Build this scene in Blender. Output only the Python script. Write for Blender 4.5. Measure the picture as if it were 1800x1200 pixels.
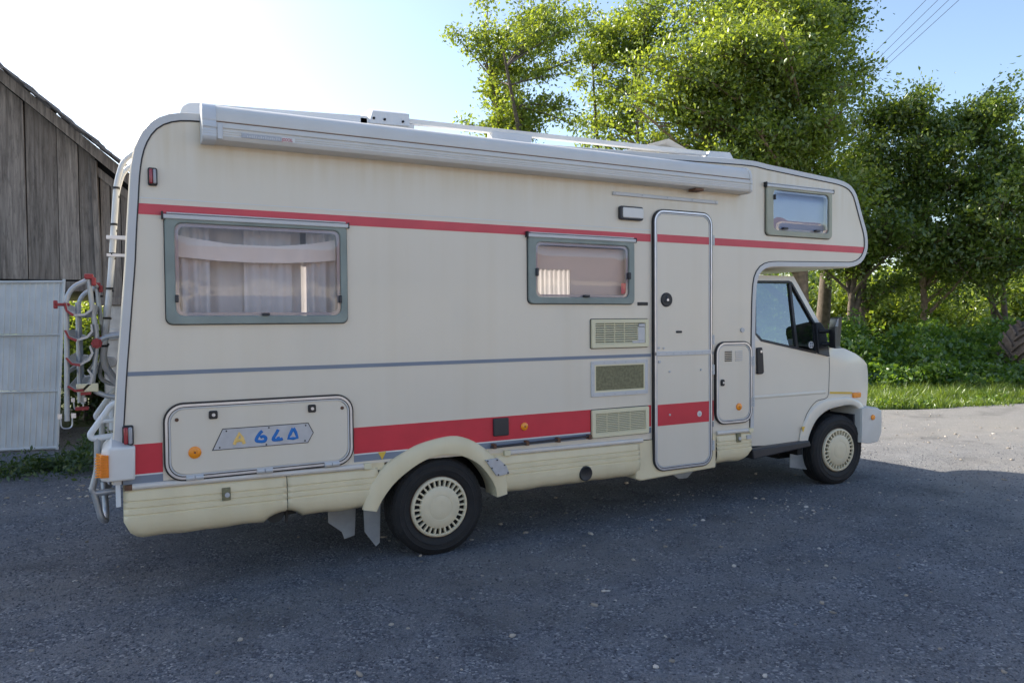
import bpy, bmesh, math, random
import numpy as np
from mathutils import Vector, Matrix
random.seed(7); np.random.seed(7)
for o in list(bpy.data.objects): bpy.data.objects.remove(o)
SC = bpy.context.scene; COL = SC.collection
rad = math.radians

# ------------------------------------------------------------ camera, sky, sun, exposure
F_PX, YAW, PITCH, ROLL = 1289.274, 0.487343, 0.028443, 0.0078696
CAM = np.array([-1.72474, -4.2150, 1.45748])
def cam_axes():
    f = np.array([math.sin(YAW)*math.cos(PITCH), math.cos(YAW)*math.cos(PITCH), -math.sin(PITCH)])
    r = np.array([math.cos(YAW), -math.sin(YAW), 0.0]); d = np.cross(f, r)
    c, s = math.cos(ROLL), math.sin(ROLL)
    return c*r+s*d, -s*r+c*d, f
CR, CD, CF = cam_axes()
cd = bpy.data.cameras.new('camera'); cam = bpy.data.objects.new('camera', cd); COL.objects.link(cam)
cd.sensor_width = 36; cd.lens = F_PX/1800*36; cd.clip_start = .05; cd.clip_end = 3000
M = Matrix(((CR[0], -CD[0], -CF[0], CAM[0]), (CR[1], -CD[1], -CF[1], CAM[1]), (CR[2], -CD[2], -CF[2], CAM[2]), (0, 0, 0, 1)))
cam.matrix_world = M; SC.camera = cam

SUN_H = Vector((-0.74, 1.18, 1.0)).normalized()      # towards the sun
SUN_EL = math.asin(SUN_H.z); SUN_AZ = math.atan2(SUN_H.x, SUN_H.y)
w = bpy.data.worlds.new('World'); SC.world = w; w.use_nodes = True
nt = w.node_tree; bg = nt.nodes['Background']
sky = nt.nodes.new('ShaderNodeTexSky'); sky.sky_type = 'NISHITA'; sky.sun_disc = False
sky.sun_elevation = SUN_EL; sky.sun_rotation = SUN_AZ
sky.altitude = 200; sky.air_density = 1.0; sky.dust_density = 1.6; sky.ozone_density = 1.2
nt.links.new(sky.outputs[0], bg.inputs[0]); bg.inputs[1].default_value = 0.13
sl = bpy.data.lights.new('sun', 'SUN'); sl.energy = 4.7; sl.angle = rad(.6); sl.color = (1, .93, .80)
so = bpy.data.objects.new('sun', sl); COL.objects.link(so)
so.rotation_euler = SUN_H.to_track_quat('Z', 'Y').to_euler()
so.location = (-20, 40, 30)
vs = SC.view_settings; vs.view_transform = 'Standard'; vs.look = 'None'; vs.gamma = 1; vs.use_curve_mapping = False
vs.exposure = 1.12
SC.render.engine = 'CYCLES'
SC.cycles.max_bounces = 8; SC.cycles.transparent_max_bounces = 12

# ------------------------------------------------------------ helpers
MATS = {}
def mat(name, col, rough=.5, metal=0, var=.06, vscale=3, bump=0, bscale=80, spec=.5, streak=0, coat=0, dirt=None):
    if name in MATS: return MATS[name]
    m = bpy.data.materials.new(name); m.use_nodes = True; n = m.node_tree; N = n.nodes; Lk = n.links
    b = N['Principled BSDF']; b.inputs['Roughness'].default_value = rough; b.inputs['Metallic'].default_value = metal
    b.inputs['Specular IOR Level'].default_value = spec; b.inputs['Coat Weight'].default_value = coat
    geo = N.new('ShaderNodeNewGeometry')
    nz = N.new('ShaderNodeTexNoise'); nz.inputs['Scale'].default_value = vscale; nz.inputs['Detail'].default_value = 6
    Lk.new(geo.outputs['Position'], nz.inputs['Vector'])
    mr = N.new('ShaderNodeMapRange'); mr.inputs[1].default_value = .3; mr.inputs[2].default_value = .7
    mr.inputs[3].default_value = 1-var; mr.inputs[4].default_value = 1+var; Lk.new(nz.outputs[0], mr.inputs[0])
    mx = N.new('ShaderNodeVectorMath'); mx.operation = 'SCALE'; mx.inputs[0].default_value = col[:3]; Lk.new(mr.outputs[0], mx.inputs['Scale'])
    out = mx.outputs[0]
    if streak:
        mp = N.new('ShaderNodeMapping'); mp.inputs['Scale'].default_value = (9, 9, .35); Lk.new(geo.outputs['Position'], mp.inputs[0])
        n2 = N.new('ShaderNodeTexNoise'); n2.inputs['Scale'].default_value = 1.0; n2.inputs['Detail'].default_value = 8; Lk.new(mp.outputs[0], n2.inputs['Vector'])
        r2 = N.new('ShaderNodeMapRange'); r2.inputs[1].default_value = .45; r2.inputs[2].default_value = .8; r2.inputs[3].default_value = 0; r2.inputs[4].default_value = streak; Lk.new(n2.outputs[0], r2.inputs[0])
        mc = N.new('ShaderNodeMix'); mc.data_type = 'RGBA'; Lk.new(r2.outputs[0], mc.inputs[0]); Lk.new(out, mc.inputs[6])
        mc.inputs[7].default_value = (*(dirt or (col[0]*.78, col[1]*.70, col[2]*.52)), 1); out = mc.outputs[2]
    if name == 'cream':            # yellowish wash-off below the awning and thin runs below sills
        sp = N.new('ShaderNodeSeparateXYZ'); Lk.new(geo.outputs['Position'], sp.inputs[0])
        zr_ = N.new('ShaderNodeMapRange'); zr_.interpolation_type = 'SMOOTHSTEP'; zr_.inputs[1].default_value = 2.12; zr_.inputs[2].default_value = 2.42; zr_.inputs[4].default_value = .55; Lk.new(sp.outputs[2], zr_.inputs[0])
        m3 = N.new('ShaderNodeMapping'); m3.inputs['Scale'].default_value = (14, 14, .9); Lk.new(geo.outputs['Position'], m3.inputs[0])
        n3 = N.new('ShaderNodeTexNoise'); n3.inputs['Scale'].default_value = 1.3; n3.inputs['Detail'].default_value = 7; Lk.new(m3.outputs[0], n3.inputs['Vector'])
        r3 = N.new('ShaderNodeMapRange'); r3.inputs[1].default_value = .3; r3.inputs[2].default_value = .75; Lk.new(n3.outputs[0], r3.inputs[0])
        mm = N.new('ShaderNodeMath'); mm.operation = 'MULTIPLY'; Lk.new(zr_.outputs[0], mm.inputs[0]); Lk.new(r3.outputs[0], mm.inputs[1])
        mc3 = N.new('ShaderNodeMix'); mc3.data_type = 'RGBA'; Lk.new(mm.outputs[0], mc3.inputs[0]); Lk.new(out, mc3.inputs[6]); mc3.inputs[7].default_value = (.62, .50, .31, 1); out = mc3.outputs[2]
        bk = N.new('ShaderNodeTexNoise'); bk.inputs['Scale'].default_value = 48; bk.inputs['Detail'].default_value = 3; Lk.new(geo.outputs['Position'], bk.inputs['Vector'])
        r4 = N.new('ShaderNodeMapRange'); r4.inputs[1].default_value = .76; r4.inputs[2].default_value = .80; r4.inputs[4].default_value = .5; Lk.new(bk.outputs[0], r4.inputs[0])
        mc4 = N.new('ShaderNodeMix'); mc4.data_type = 'RGBA'; Lk.new(r4.outputs[0], mc4.inputs[0]); Lk.new(out, mc4.inputs[6]); mc4.inputs[7].default_value = (.30, .26, .22, 1); out = mc4.outputs[2]
    Lk.new(out, b.inputs['Base Color'])
    if bump:
        bn = N.new('ShaderNodeTexNoise'); bn.inputs['Scale'].default_value = bscale; bn.inputs['Detail'].default_value = 4; Lk.new(geo.outputs['Position'], bn.inputs['Vector'])
        bp = N.new('ShaderNodeBump'); bp.inputs['Strength'].default_value = bump; bp.inputs['Distance'].default_value = .01; Lk.new(bn.outputs[0], bp.inputs['Height']); Lk.new(bp.outputs[0], b.inputs['Normal'])
    MATS[name] = m; return m
def glass(name, tint, ior, rough=.02, bump=0):
    m = bpy.data.materials.new(name); m.use_nodes = True; n = m.node_tree; N = n.nodes; Lk = n.links
    N.remove(N['Principled BSDF']); out = N['Material Output']
    t = N.new('ShaderNodeBsdfTransparent'); t.inputs[0].default_value = (*tint, 1)
    g = N.new('ShaderNodeBsdfGlossy'); g.inputs['Roughness'].default_value = rough; g.inputs[0].default_value = (.95, .95, .97, 1)
    gg = N.new('ShaderNodeNewGeometry'); dt = N.new('ShaderNodeVectorMath'); dt.operation = 'DOT_PRODUCT'; Lk.new(gg.outputs['Incoming'], dt.inputs[0]); Lk.new(gg.outputs['Normal'], dt.inputs[1])
    def mth(op, a, b_=None):
        q = N.new('ShaderNodeMath'); q.operation = op
        for k_, v_ in enumerate((a, b_)):
            if v_ is None: continue
            if isinstance(v_, (int, float)): q.inputs[k_].default_value = v_
            else: Lk.new(v_, q.inputs[k_])
        return q.outputs[0]
    fac = mth('ADD', mth('MULTIPLY', mth('POWER', mth('SUBTRACT', 1.0, mth('ABSOLUTE', dt.outputs['Value'])), 5.0), 1-ior), ior)
    mx = N.new('ShaderNodeMixShader'); Lk.new(fac, mx.inputs[0]); Lk.new(t.outputs[0], mx.inputs[1]); Lk.new(g.outputs[0], mx.inputs[2]); Lk.new(mx.outputs[0], out.inputs[0])
    if bump:
        geo = N.new('ShaderNodeNewGeometry'); bn = N.new('ShaderNodeTexNoise'); bn.inputs['Scale'].default_value = 3.5; Lk.new(geo.outputs['Position'], bn.inputs['Vector'])
        bp = N.new('ShaderNodeBump'); bp.inputs['Strength'].default_value = bump; bp.inputs['Distance'].default_value = .05
        Lk.new(bn.outputs[0], bp.inputs['Height']); Lk.new(bp.outputs[0], g.inputs['Normal'])
    return m
def leafmat(name, c1, c2, trans=.45):
    m = bpy.data.materials.new(name); m.use_nodes = True; n = m.node_tree; N = n.nodes; Lk = n.links
    N.remove(N['Principled BSDF']); out = N['Material Output']
    geo = N.new('ShaderNodeNewGeometry'); rp = N.new('ShaderNodeValToRGB'); Lk.new(geo.outputs['Random Per Island'], rp.inputs[0])
    rp.color_ramp.elements[0].color = (*c1, 1); rp.color_ramp.elements[1].color = (*c2, 1)
    d = N.new('ShaderNodeBsdfDiffuse'); Lk.new(rp.outputs[0], d.inputs[0])
    ts = N.new('ShaderNodeBsdfTranslucent')
    mu = N.new('ShaderNodeMix'); mu.data_type = 'RGBA'; mu.blend_type = 'MULTIPLY'; mu.inputs[0].default_value = 1
    Lk.new(rp.outputs[0], mu.inputs[6]); mu.inputs[7].default_value = (1.9, 1.75, .7, 1); Lk.new(mu.outputs[2], ts.inputs[0])
    g = N.new('ShaderNodeBsdfGlossy'); g.inputs['Roughness'].default_value = .38; g.inputs[0].default_value = (.9, .95, .9, 1)
    m1 = N.new('ShaderNodeMixShader'); m1.inputs[0].default_value = trans; Lk.new(d.outputs[0], m1.inputs[1]); Lk.new(ts.outputs[0], m1.inputs[2])
    m2 = N.new('ShaderNodeMixShader'); m2.inputs[0].default_value = .055; Lk.new(m1.outputs[0], m2.inputs[1]); Lk.new(g.outputs[0], m2.inputs[2])
    Lk.new(m2.outputs[0], out.inputs[0]); return m

def rr(x0, x1, z0, z1, r, n=6):
    P = []
    for cx, cz, a0 in ((x1-r, z1-r, 0), (x0+r, z1-r, 90), (x0+r, z0+r, 180), (x1-r, z0+r, 270)):
        for k in range(n+1):
            a = rad(a0+90*k/n); P.append((cx+r*math.cos(a), cz+r*math.sin(a)))
    return P                       # counter-clockwise in x,z
def catmull(P, n=6, closed=False):
    P = [Vector(p) for p in P]; out = []
    L = len(P); rng = range(L if closed else L-1)
    for i in rng:
        p0 = P[(i-1) % L] if (closed or i > 0) else P[i]; p1 = P[i]; p2 = P[(i+1) % L]; p3 = P[(i+2) % L] if (closed or i+2 < L) else p2
        for k in range(n):
            t = k/n
            out.append(.5*((2*p1)+(-p0+p2)*t+(2*p0-5*p1+4*p2-p3)*t*t+(-p0+3*p1-3*p2+p3)*t**3))
    if not closed: out.append(P[-1])
    return out
def bend(P, r=.05, n=5):
    """polyline with rounded corners, for bent tube"""
    P = [Vector(p) for p in P]; out = [P[0]]
    for i in range(1, len(P)-1):
        a, b, c = P[i-1], P[i], P[i+1]; u = (a-b); v = (c-b)
        d = min(r, u.length*.45, v.length*.45); s = b+u.normalized()*d; e = b+v.normalized()*d
        for k in range(n+1):
            t = k/n; out.append(s*(1-t)**2+b*2*t*(1-t)+e*t*t)
    out.append(P[-1]); return out
def resample(P, n):
    P = np.array(P, float); d = np.r_[0, np.cumsum(np.linalg.norm(np.diff(P, axis=0), axis=1))]
    t = np.linspace(0, d[-1], n); return np.stack([np.interp(t, d, P[:, k]) for k in range(P.shape[1])], 1)

class MB:
    def __init__(s): s.v = []; s.f = []
    def add(s, v, f):
        o = len(s.v); s.v += [tuple(p) for p in v]; s.f += [tuple(i+o for i in q) for q in f]; return s
    def box(s, x0, x1, y0, y1, z0, z1):
        return s.add([(x, y, z) for x in (x0, x1) for y in (y0, y1) for z in (z0, z1)],
                     [(0, 1, 3, 2), (4, 6, 7, 5), (0, 4, 5, 1), (2, 3, 7, 6), (0, 2, 6, 4), (1, 5, 7, 3)])
    def prism(s, P, y0, y1):       # polygon in x,z, extruded y0 -> y1
        n = len(P); s.add([(x, y0, z) for x, z in P]+[(x, y1, z) for x, z in P],
                          [tuple(range(n)), tuple(range(2*n-1, n-1, -1))]+[(i, i+n, (i+1) % n+n, (i+1) % n) for i in range(n)]); return s
    def ring(s, A, B, y0, y1):     # band between two equal-count loops in x,z
        n = len(A); V = [(x, y0, z) for x, z in A]+[(x, y0, z) for x, z in B]+[(x, y1, z) for x, z in A]+[(x, y1, z) for x, z in B]; F = []
        for i in range(n):
            j = (i+1) % n
            F += [(i, j, n+j, n+i), (2*n+i, 3*n+i, 3*n+j, 2*n+j), (i, 2*n+i, 2*n+j, j), (n+i, n+j, 3*n+j, 3*n+i)]
        return s.add(V, F)
    def tube(s, P, r, n=8, cap=True):
        P = [Vector(p) for p in P]; m = len(P); R = r if hasattr(r, '__len__') else [r]*m
        T = [(P[min(i+1, m-1)]-P[max(i-1, 0)]).normalized() for i in range(m)]
        up = Vector((0, 0, 1)) if abs(T[0].z) < .9 else Vector((1, 0, 0)); u = T[0].cross(up).normalized(); V = []
        for i in range(m):
            u = (u-T[i]*u.dot(T[i])).normalized(); q = T[i].cross(u)
            V += [P[i]+(u*math.cos(2*math.pi*k/n)+q*math.sin(2*math.pi*k/n))*R[i] for k in range(n)]
        Fq = [(i*n+k, i*n+(k+1) % n, (i+1)*n+(k+1) % n, (i+1)*n+k) for i in range(m-1) for k in range(n)]
        if cap: Fq += [tuple(range(n-1, -1, -1)), tuple(range((m-1)*n, m*n))]
        return s.add(V, Fq)
    def lathe(s, prof, cx, cz, n=40, a0=0, a1=360):  # prof (radius, y) about the y axis through cx,cz
        full = abs(a1-a0) >= 360; k = n if full else n+1; m = len(prof); V = []
        for i in range(k):
            a = rad(a0+(a1-a0)*i/n); V += [(cx+r*math.cos(a), y, cz+r*math.sin(a)) for r, y in prof]
        Fq = [(i*m+j, i*m+j+1, ((i+1) % k)*m+j+1, ((i+1) % k)*m+j) for i in range(n) for j in range(m-1)]
        return s.add(V, Fq)
    def disc(s, cx, cz, r, y0, y1, n=20):
        return s.prism([(cx+r*math.cos(2*math.pi*k/n), cz+r*math.sin(2*math.pi*k/n)) for k in range(n)], y0, y1)
    def build(s, name, m, parent=None, smooth=0, bevel=0, seg=2, off=None):
        me = bpy.data.meshes.new(name); me.from_pydata(s.v, [], s.f); me.update()
        b = bmesh.new(); b.from_mesh(me); bmesh.ops.recalc_face_normals(b, faces=b.faces); b.to_mesh(me); b.free()
        return link(name, me, m, parent, smooth, bevel, seg)
def link(name, me, m, parent=None, smooth=0, bevel=0, seg=2):
    if m: me.materials.append(MATS[m] if isinstance(m, str) else m)
    if smooth:
        me.polygons.foreach_set('use_smooth', [True]*len(me.polygons))
        try: me.set_sharp_from_angle(angle=rad(smooth))
        except Exception: pass
    o = bpy.data.objects.new(name, me); COL.objects.link(o)
    if parent: o.parent = parent
    if bevel:
        bv = o.modifiers.new('bevel', 'BEVEL'); bv.width = bevel; bv.segments = seg; bv.limit_method = 'ANGLE'; bv.angle_limit = rad(35)
        me.polygons.foreach_set('use_smooth', [True]*len(me.polygons))
        try: me.set_sharp_from_angle(angle=rad(50))
        except Exception: pass
    return o
def share(src, name, parent, loc=(0, 0, 0), rot=None):
    o = bpy.data.objects.new(name, src.data); COL.objects.link(o); o.parent = parent; o.location = loc
    if rot: o.rotation_euler = rot
    for md in src.modifiers:
        n = o.modifiers.new(md.name, md.type); n.width = md.width; n.segments = md.segments; n.limit_method = md.limit_method; n.angle_limit = md.angle_limit
    return o
def thing(name, label, cat, loc=(0, 0, 0), group=None):
    o = bpy.data.objects.new(name, None); COL.objects.link(o); o.location = loc; o.empty_display_size = .2
    o['label'] = label; o['category'] = cat
    if group: o['group'] = group
    return o
def tag(o, label=None, cat=None, group=None, kind=None):
    if label: o['label'] = label
    if cat: o['category'] = cat
    if group: o['group'] = group
    if kind: o['kind'] = kind
    return o
def filled(name, outer, holes, m, parent, fy=lambda x, z: 0.0, cx=(), cz=(), thick=0, smooth=0):
    """sheet in x,z with holes; y from fy; cut at given x / z so that it can curve"""
    b = bmesh.new(); E = []
    for loop in [outer]+list(holes):
        vs_ = [b.verts.new((x, 0, z)) for x, z in loop]
        E += [b.edges.new((vs_[i], vs_[(i+1) % len(vs_)])) for i in range(len(vs_))]
    bmesh.ops.triangle_fill(b, use_beauty=True, use_dissolve=False, edges=E, normal=(0, -1, 0))
    for x in cx: bmesh.ops.bisect_plane(b, geom=b.verts[:]+b.edges[:]+b.faces[:], plane_co=(x, 0, 0), plane_no=(1, 0, 0))
    for z in cz: bmesh.ops.bisect_plane(b, geom=b.verts[:]+b.edges[:]+b.faces[:], plane_co=(0, 0, z), plane_no=(0, 0, 1))
    for v in b.verts: v.co.y = fy(v.co.x, v.co.z)
    if thick:
        r = bmesh.ops.extrude_face_region(b, geom=b.faces[:])
        for g in r['geom']:
            if isinstance(g, bmesh.types.BMVert): g.co.y += thick
    bmesh.ops.recalc_face_normals(b, faces=b.faces)
    me = bpy.data.meshes.new(name); b.to_mesh(me); b.free()
    return link(name, me, m, parent, smooth)
def np_mesh(name, V, Fc, m, parent=None, smooth=False):
    V = np.ascontiguousarray(V, np.float32); Fc = np.ascontiguousarray(Fc, np.int32); k = Fc.shape[1]
    me = bpy.data.meshes.new(name); me.vertices.add(len(V)); me.vertices.foreach_set('co', V.ravel())
    me.loops.add(Fc.size); me.loops.foreach_set('vertex_index', Fc.ravel())
    me.polygons.add(len(Fc)); me.polygons.foreach_set('loop_start', np.arange(0, Fc.size, k, dtype=np.int32)); me.polygons.foreach_set('loop_total', np.full(len(Fc), k, np.int32))
    me.update(calc_edges=True)
    return link(name, me, m, parent, 180 if smooth else 0)
def text_mesh(name, s, size, m, parent, loc, xr=1.0, shear=0):
    c = bpy.data.curves.new(name, 'FONT'); c.body = s; c.size = size; c.extrude = .0008; c.shear = shear
    t = bpy.data.objects.new(name, c); COL.objects.link(t); dg = bpy.context.evaluated_depsgraph_get()
    me = bpy.data.meshes.new_from_object(t.evaluated_get(dg)); bpy.data.objects.remove(t)
    o = link(name, me, m, parent); o.location = loc; o.rotation_euler = (rad(90), 0, 0); o.scale = (xr, 1, 1); return o
def at(u, v, d):                   # a point seen at photo pixel u,v at depth d
    return CAM+d*(CF+(u-900)/F_PX*CR+(v-600)/F_PX*CD)
def gnd(u, d):
    p = CAM+d*(CF+(u-900)/F_PX*CR); return np.array([p[0], p[1], 0.0])

# ------------------------------------------------------------ materials
mat('cream', (.74, .665, .545), .34, var=.025, vscale=1.6, bump=.05, bscale=5, streak=.13, coat=.15)
mat('roofwhite', (.70, .71, .72), .4, var=.05, streak=.15)
mat('cabwhite', (.76, .70, .585), .28, var=.02, coat=.3)
mat('skirt', (.75, .65, .43), .42, var=.05, vscale=5, bump=.06, bscale=40, streak=.25)
mat('trimrail', (.70, .645, .57), .4, var=.05, streak=.2)
mat('alu', (.62, .64, .68), .33, metal=.75, var=.08, vscale=12)
mat('alupaint', (.57, .565, .555), .35, var=.04)
mat('aluplate', (.50, .51, .53), .45, metal=.3, var=.08, vscale=20)
mat('black', (.018, .018, .02), .5, var=.2)
mat('rubber', (.013, .013, .014), .7, var=.25, vscale=14, bump=.3, bscale=120)
mat('blackplastic', (.03, .03, .035), .45, var=.15, bump=.1, bscale=200)
mat('redtop', (.62, .07, .09), .45, var=.10, vscale=4)
mat('redlow', (.62, .028, .05), .42, var=.08, vscale=5)
mat('greystripe', (.20, .235, .29), .5, var=.06)
mat('paleline', (.70, .69, .66), .5)
mat('winframe', (.25, .285, .255), .55, var=.14, vscale=6, bump=.06, bscale=60)
mat('winframe_cream', (.36, .36, .27), .5, var=.12, vscale=6)
mat('orange', (.95, .30, .01), .22, var=.06, vscale=40, coat=.5)
mat('redlens', (.33, .02, .03), .2, coat=.6); mat('clearlens', (.35, .34, .36), .15, coat=.6)
mat('yellow', (.75, .48, .06), .5); mat('blue', (.01, .16, .50), .5, var=.12, vscale=60); mat('yellowpaint', (.85, .55, .16), .5, var=.12, vscale=60)
mat('vent', (.74, .67, .45), .5, var=.04); mat('mesh', (.23, .21, .115), .7, var=.25, vscale=60, bump=.5, bscale=500)
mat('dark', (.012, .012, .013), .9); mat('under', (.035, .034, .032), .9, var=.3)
mat('rust', (.16, .08, .045), .8, var=.3, vscale=20)
mat('hub', (.72, .63, .44), .4, var=.05, vscale=12, streak=.2)
mat('whiteplastic', (.72, .695, .65), .4, var=.04, vscale=8); mat('bumper', (.66, .63, .57), .5, var=.05, vscale=6, bump=.08, bscale=150)
mat('tube', (.42, .44, .46), .40, metal=.5, var=.08, vscale=15); mat('tubewhite', (.70, .71, .71), .4, var=.05)
mat('redplastic', (.30, .03, .035), .45, var=.1, vscale=20); mat('flap', (.30, .32, .33), .7, var=.15, vscale=10)
mat('curtain', (.86, .85, .83), .9, var=.03); mat('window_backing', (.66, .545, .445), .9, var=.03); mat('reflected_band', (.82, .75, .66), .9, var=.03)
mat('sky_reflection', (.30, .36, .50), .9); mat('seat', (.10, .12, .09), .9, var=.2, vscale=30); mat('interior', (.30, .27, .24), .9)
mat('sticker', (.75, .75, .75), .5); mat('awning', (.65, .62, .57), .38, var=.03, vscale=5, streak=.10)
mat('awncap', (.60, .61, .62), .4, var=.05); mat('label_grey', (.42, .43, .46), .5, var=.1, vscale=60); mat('redprint', (.55, .03, .06), .5)
acrylic = glass('acrylic', (.93, .90, .92), .05, .06, .06)
acrylic_blue = glass('acrylic_blue', (.80, .82, .86), .14, .02, .05)
carglass = glass('car_glass', (.40, .46, .48), .21, .005, .02)
# curtains let some light through
cn = MATS['curtain'].node_tree; cb = cn.nodes['Principled BSDF']
ct = cn.nodes.new('ShaderNodeBsdfTranslucent'); ct.inputs[0].default_value = (.85, .84, .82, 1); cm = cn.nodes.new('ShaderNodeMixShader'); cm.inputs[0].default_value = .35
cn.links.new(cb.outputs[0], cm.inputs[1]); cn.links.new(ct.outputs[0], cm.inputs[2]); cn.links.new(cm.outputs[0], cn.nodes['Material Output'].inputs[0])

# ------------------------------------------------------------ ground
def ground_material():
    m = bpy.data.materials.new('gravel'); m.use_nodes = True; n = m.node_tree; N = n.nodes; L = n.links; b = N['Principled BSDF']
    b.inputs['Roughness'].default_value = .85; b.inputs['Specular IOR Level'].default_value = .25
    g = N.new('ShaderNodeNewGeometry')
    def noise(sc, det=5, rough=.55):
        q = N.new('ShaderNodeTexNoise'); q.inputs['Scale'].default_value = sc; q.inputs['Detail'].default_value = det; q.inputs['Roughness'].default_value = rough; L.new(g.outputs['Position'], q.inputs['Vector']); return q
    def ramp(src, pts):
        r = N.new('ShaderNodeValToRGB'); e = r.color_ramp.elements
        while len(e) < len(pts): e.new(.5)
        for k, (p, c) in enumerate(pts): e[k].position = p; e[k].color = (*c, 1)
        L.new(src, r.inputs[0]); return r
    def mix(f, a, bb, t='MIX'):
        q = N.new('ShaderNodeMix'); q.data_type = 'RGBA'; q.blend_type = t
        if isinstance(f, float): q.inputs[0].default_value = f
        else: L.new(f, q.inputs[0])
        L.new(a, q.inputs[6])
        if isinstance(bb, tuple): q.inputs[7].default_value = (*bb, 1)
        else: L.new(bb, q.inputs[7])
        return q.outputs[2]
    v = N.new('ShaderNodeTexVoronoi'); v.inputs['Scale'].default_value = 88; v.inputs['Randomness'].default_value = 1; L.new(g.outputs['Position'], v.inputs['Vector'])
    sep = N.new('ShaderNodeSeparateColor'); L.new(v.outputs['Color'], sep.inputs[0])
    chips = ramp(sep.outputs[0], [(0, (.066, .071, .085)), (.5, (.122, .130, .150)), (.85, (.20, .208, .225)), (1, (.38, .37, .36))])
    v2 = N.new('ShaderNodeTexVoronoi'); v2.inputs['Scale'].default_value = 230; L.new(g.outputs['Position'], v2.inputs['Vector'])
    sep2 = N.new('ShaderNodeSeparateColor'); L.new(v2.outputs['Color'], sep2.inputs[0])
    fine = ramp(sep2.outputs[1], [(0, (.08, .083, .095)), (1, (.225, .228, .24))])
    nsel = noise(6, 4); sel = ramp(nsel.outputs[0], [(.42, (0, 0, 0)), (.6, (1, 1, 1))])
    col = mix(sel.outputs[0], chips.outputs[0], fine.outputs[0])
    big = noise(.75, 7, .62); mpb = N.new('ShaderNodeMapping'); mpb.inputs['Scale'].default_value = (.38, 1.25, 1); mpb.inputs['Rotation'].default_value = (0, 0, .12); L.new(g.outputs['Position'], mpb.inputs[0]); L.new(mpb.outputs[0], big.inputs['Vector']); dust = ramp(big.outputs[0], [(.47, (0, 0, 0)), (.70, (.6, .6, .6))])
    col = mix(dust.outputs[0], col, (.21, .195, .175))
    mid = noise(2.3, 7, .65); mott = ramp(mid.outputs[0], [(.3, (.76, .76, .76)), (.7, (1.2, 1.2, 1.2))])
    col = mix(1.0, col, mott.outputs[0], 'MULTIPLY')
    # pale dusty gravel beyond the camper's front, with sunlight painted into its colour
    sx = N.new('ShaderNodeSeparateXYZ'); L.new(g.outputs['Position'], sx.inputs[0])
    ad = N.new('ShaderNodeMath'); ad.operation = 'MULTIPLY_ADD'; L.new(mid.outputs[0], ad.inputs[0]); ad.inputs[1].default_value = 3.0; L.new(sx.outputs[0], ad.inputs[2])
    far = N.new('ShaderNodeMapRange'); far.inputs[1].default_value = 4.6; far.inputs[2].default_value = 9.5; far.inputs[3].default_value = 0; far.inputs[4].default_value = .62; L.new(ad.outputs[0], far.inputs[0])
    col = mix(far.outputs[0], col, (.26, .245, .225))
    wet = noise(1.1, 5, .6); wr_ = ramp(wet.outputs[0], [(.28, (.62, .62, .62)), (.42, (1, 1, 1))]); col = mix(1.0, col, wr_.outputs[0], 'MULTIPLY')
    L.new(col, b.inputs['Base Color'])
    bp = N.new('ShaderNodeBump'); bp.inputs['Strength'].default_value = .9; bp.inputs['Distance'].default_value = .006; bp.invert = True; L.new(v.outputs['Distance'], bp.inputs['Height'])
    b2 = N.new('ShaderNodeBump'); b2.inputs['Strength'].default_value = .6; b2.inputs['Distance'].default_value = .003; b2.invert = True; L.new(v2.outputs['Distance'], b2.inputs['Height']); L.new(bp.outputs[0], b2.inputs['Normal'])
    b3 = N.new('ShaderNodeBump'); b3.inputs['Strength'].default_value = .5; b3.inputs['Distance'].default_value = .05; L.new(mid.outputs[0], b3.inputs['Height']); L.new(b2.outputs[0], b3.inputs['Normal'])
    L.new(b3.outputs[0], b.inputs['Normal']); MATS['gravel'] = m
ground_material()
mat('field', (.075, .10, .03), .95, var=.35, vscale=.8, bump=.5, bscale=6)
g = MB().add([(-400, -400, -.012), (400, -400, -.012), (400, 400, -.012), (-400, 400, -.012)], [(0, 1, 2, 3)]).build('ground', 'field'); tag(g, kind='structure')
edge = [(-30, 9.5), (-8, 8.6), (-3.4, 8.2), (-1, 7.4), (1.5, 6.4), (4, 5.4), (6.4, 4.6), (7.9, 4.0), (8.7, 3.28), (9.2, 3.02), (10.3, 2.85), (11.6, 2.6), (14, 2.2), (18, 1.5), (30, 0), (60, -5)]
eg = resample(edge, 260); eg[:, 1] += np.cumsum(np.random.normal(0, .03, 260))*.25+np.random.normal(0, .035, 260)
V = [(x, y, 0) for x, y in eg]+[(x, -60, 0) for x in (60, -30)]
yard = MB().add(V, [tuple(range(len(V)))]).build('gravel_yard', 'gravel'); tag(yard, kind='structure')

# ------------------------------------------------------------ motorhome
W = 2.2
camper = thing('motorhome', 'cream alcove motorhome with red stripes parked on the gravel yard', 'motorhome', (0, 0, 0))
OUT = [(-1.772, .64), (-1.766, .834), (-1.741, 1.194), (-1.691, 1.772), (-1.683, 1.916), (-1.660, 2.234), (-1.640, 2.346), (-1.605, 2.43), (-1.555, 2.49), (-1.484, 2.528), (-1.40, 2.543),
       (.955, 2.613), (2.45, 2.672), (2.66, 2.676), (2.80, 2.664), (3.619, 2.613), (3.72, 2.598), (3.80, 2.568), (3.85, 2.52), (3.88, 2.465), (3.995, 2.192), (4.008, 2.10), (3.998, 2.035), (3.955, 1.968), (3.89, 1.928), (3.80, 1.908),
       (2.90, 1.886), (2.80, 1.873), (2.73, 1.835), (2.69, 1.77), (2.675, 1.68), (2.668, 1.56), (2.650, .60), (2.646, .575), (2.645, .567)]
OUT[-2:] = [(2.648, .58)]
outer = list(OUT)
DEN = []
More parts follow.
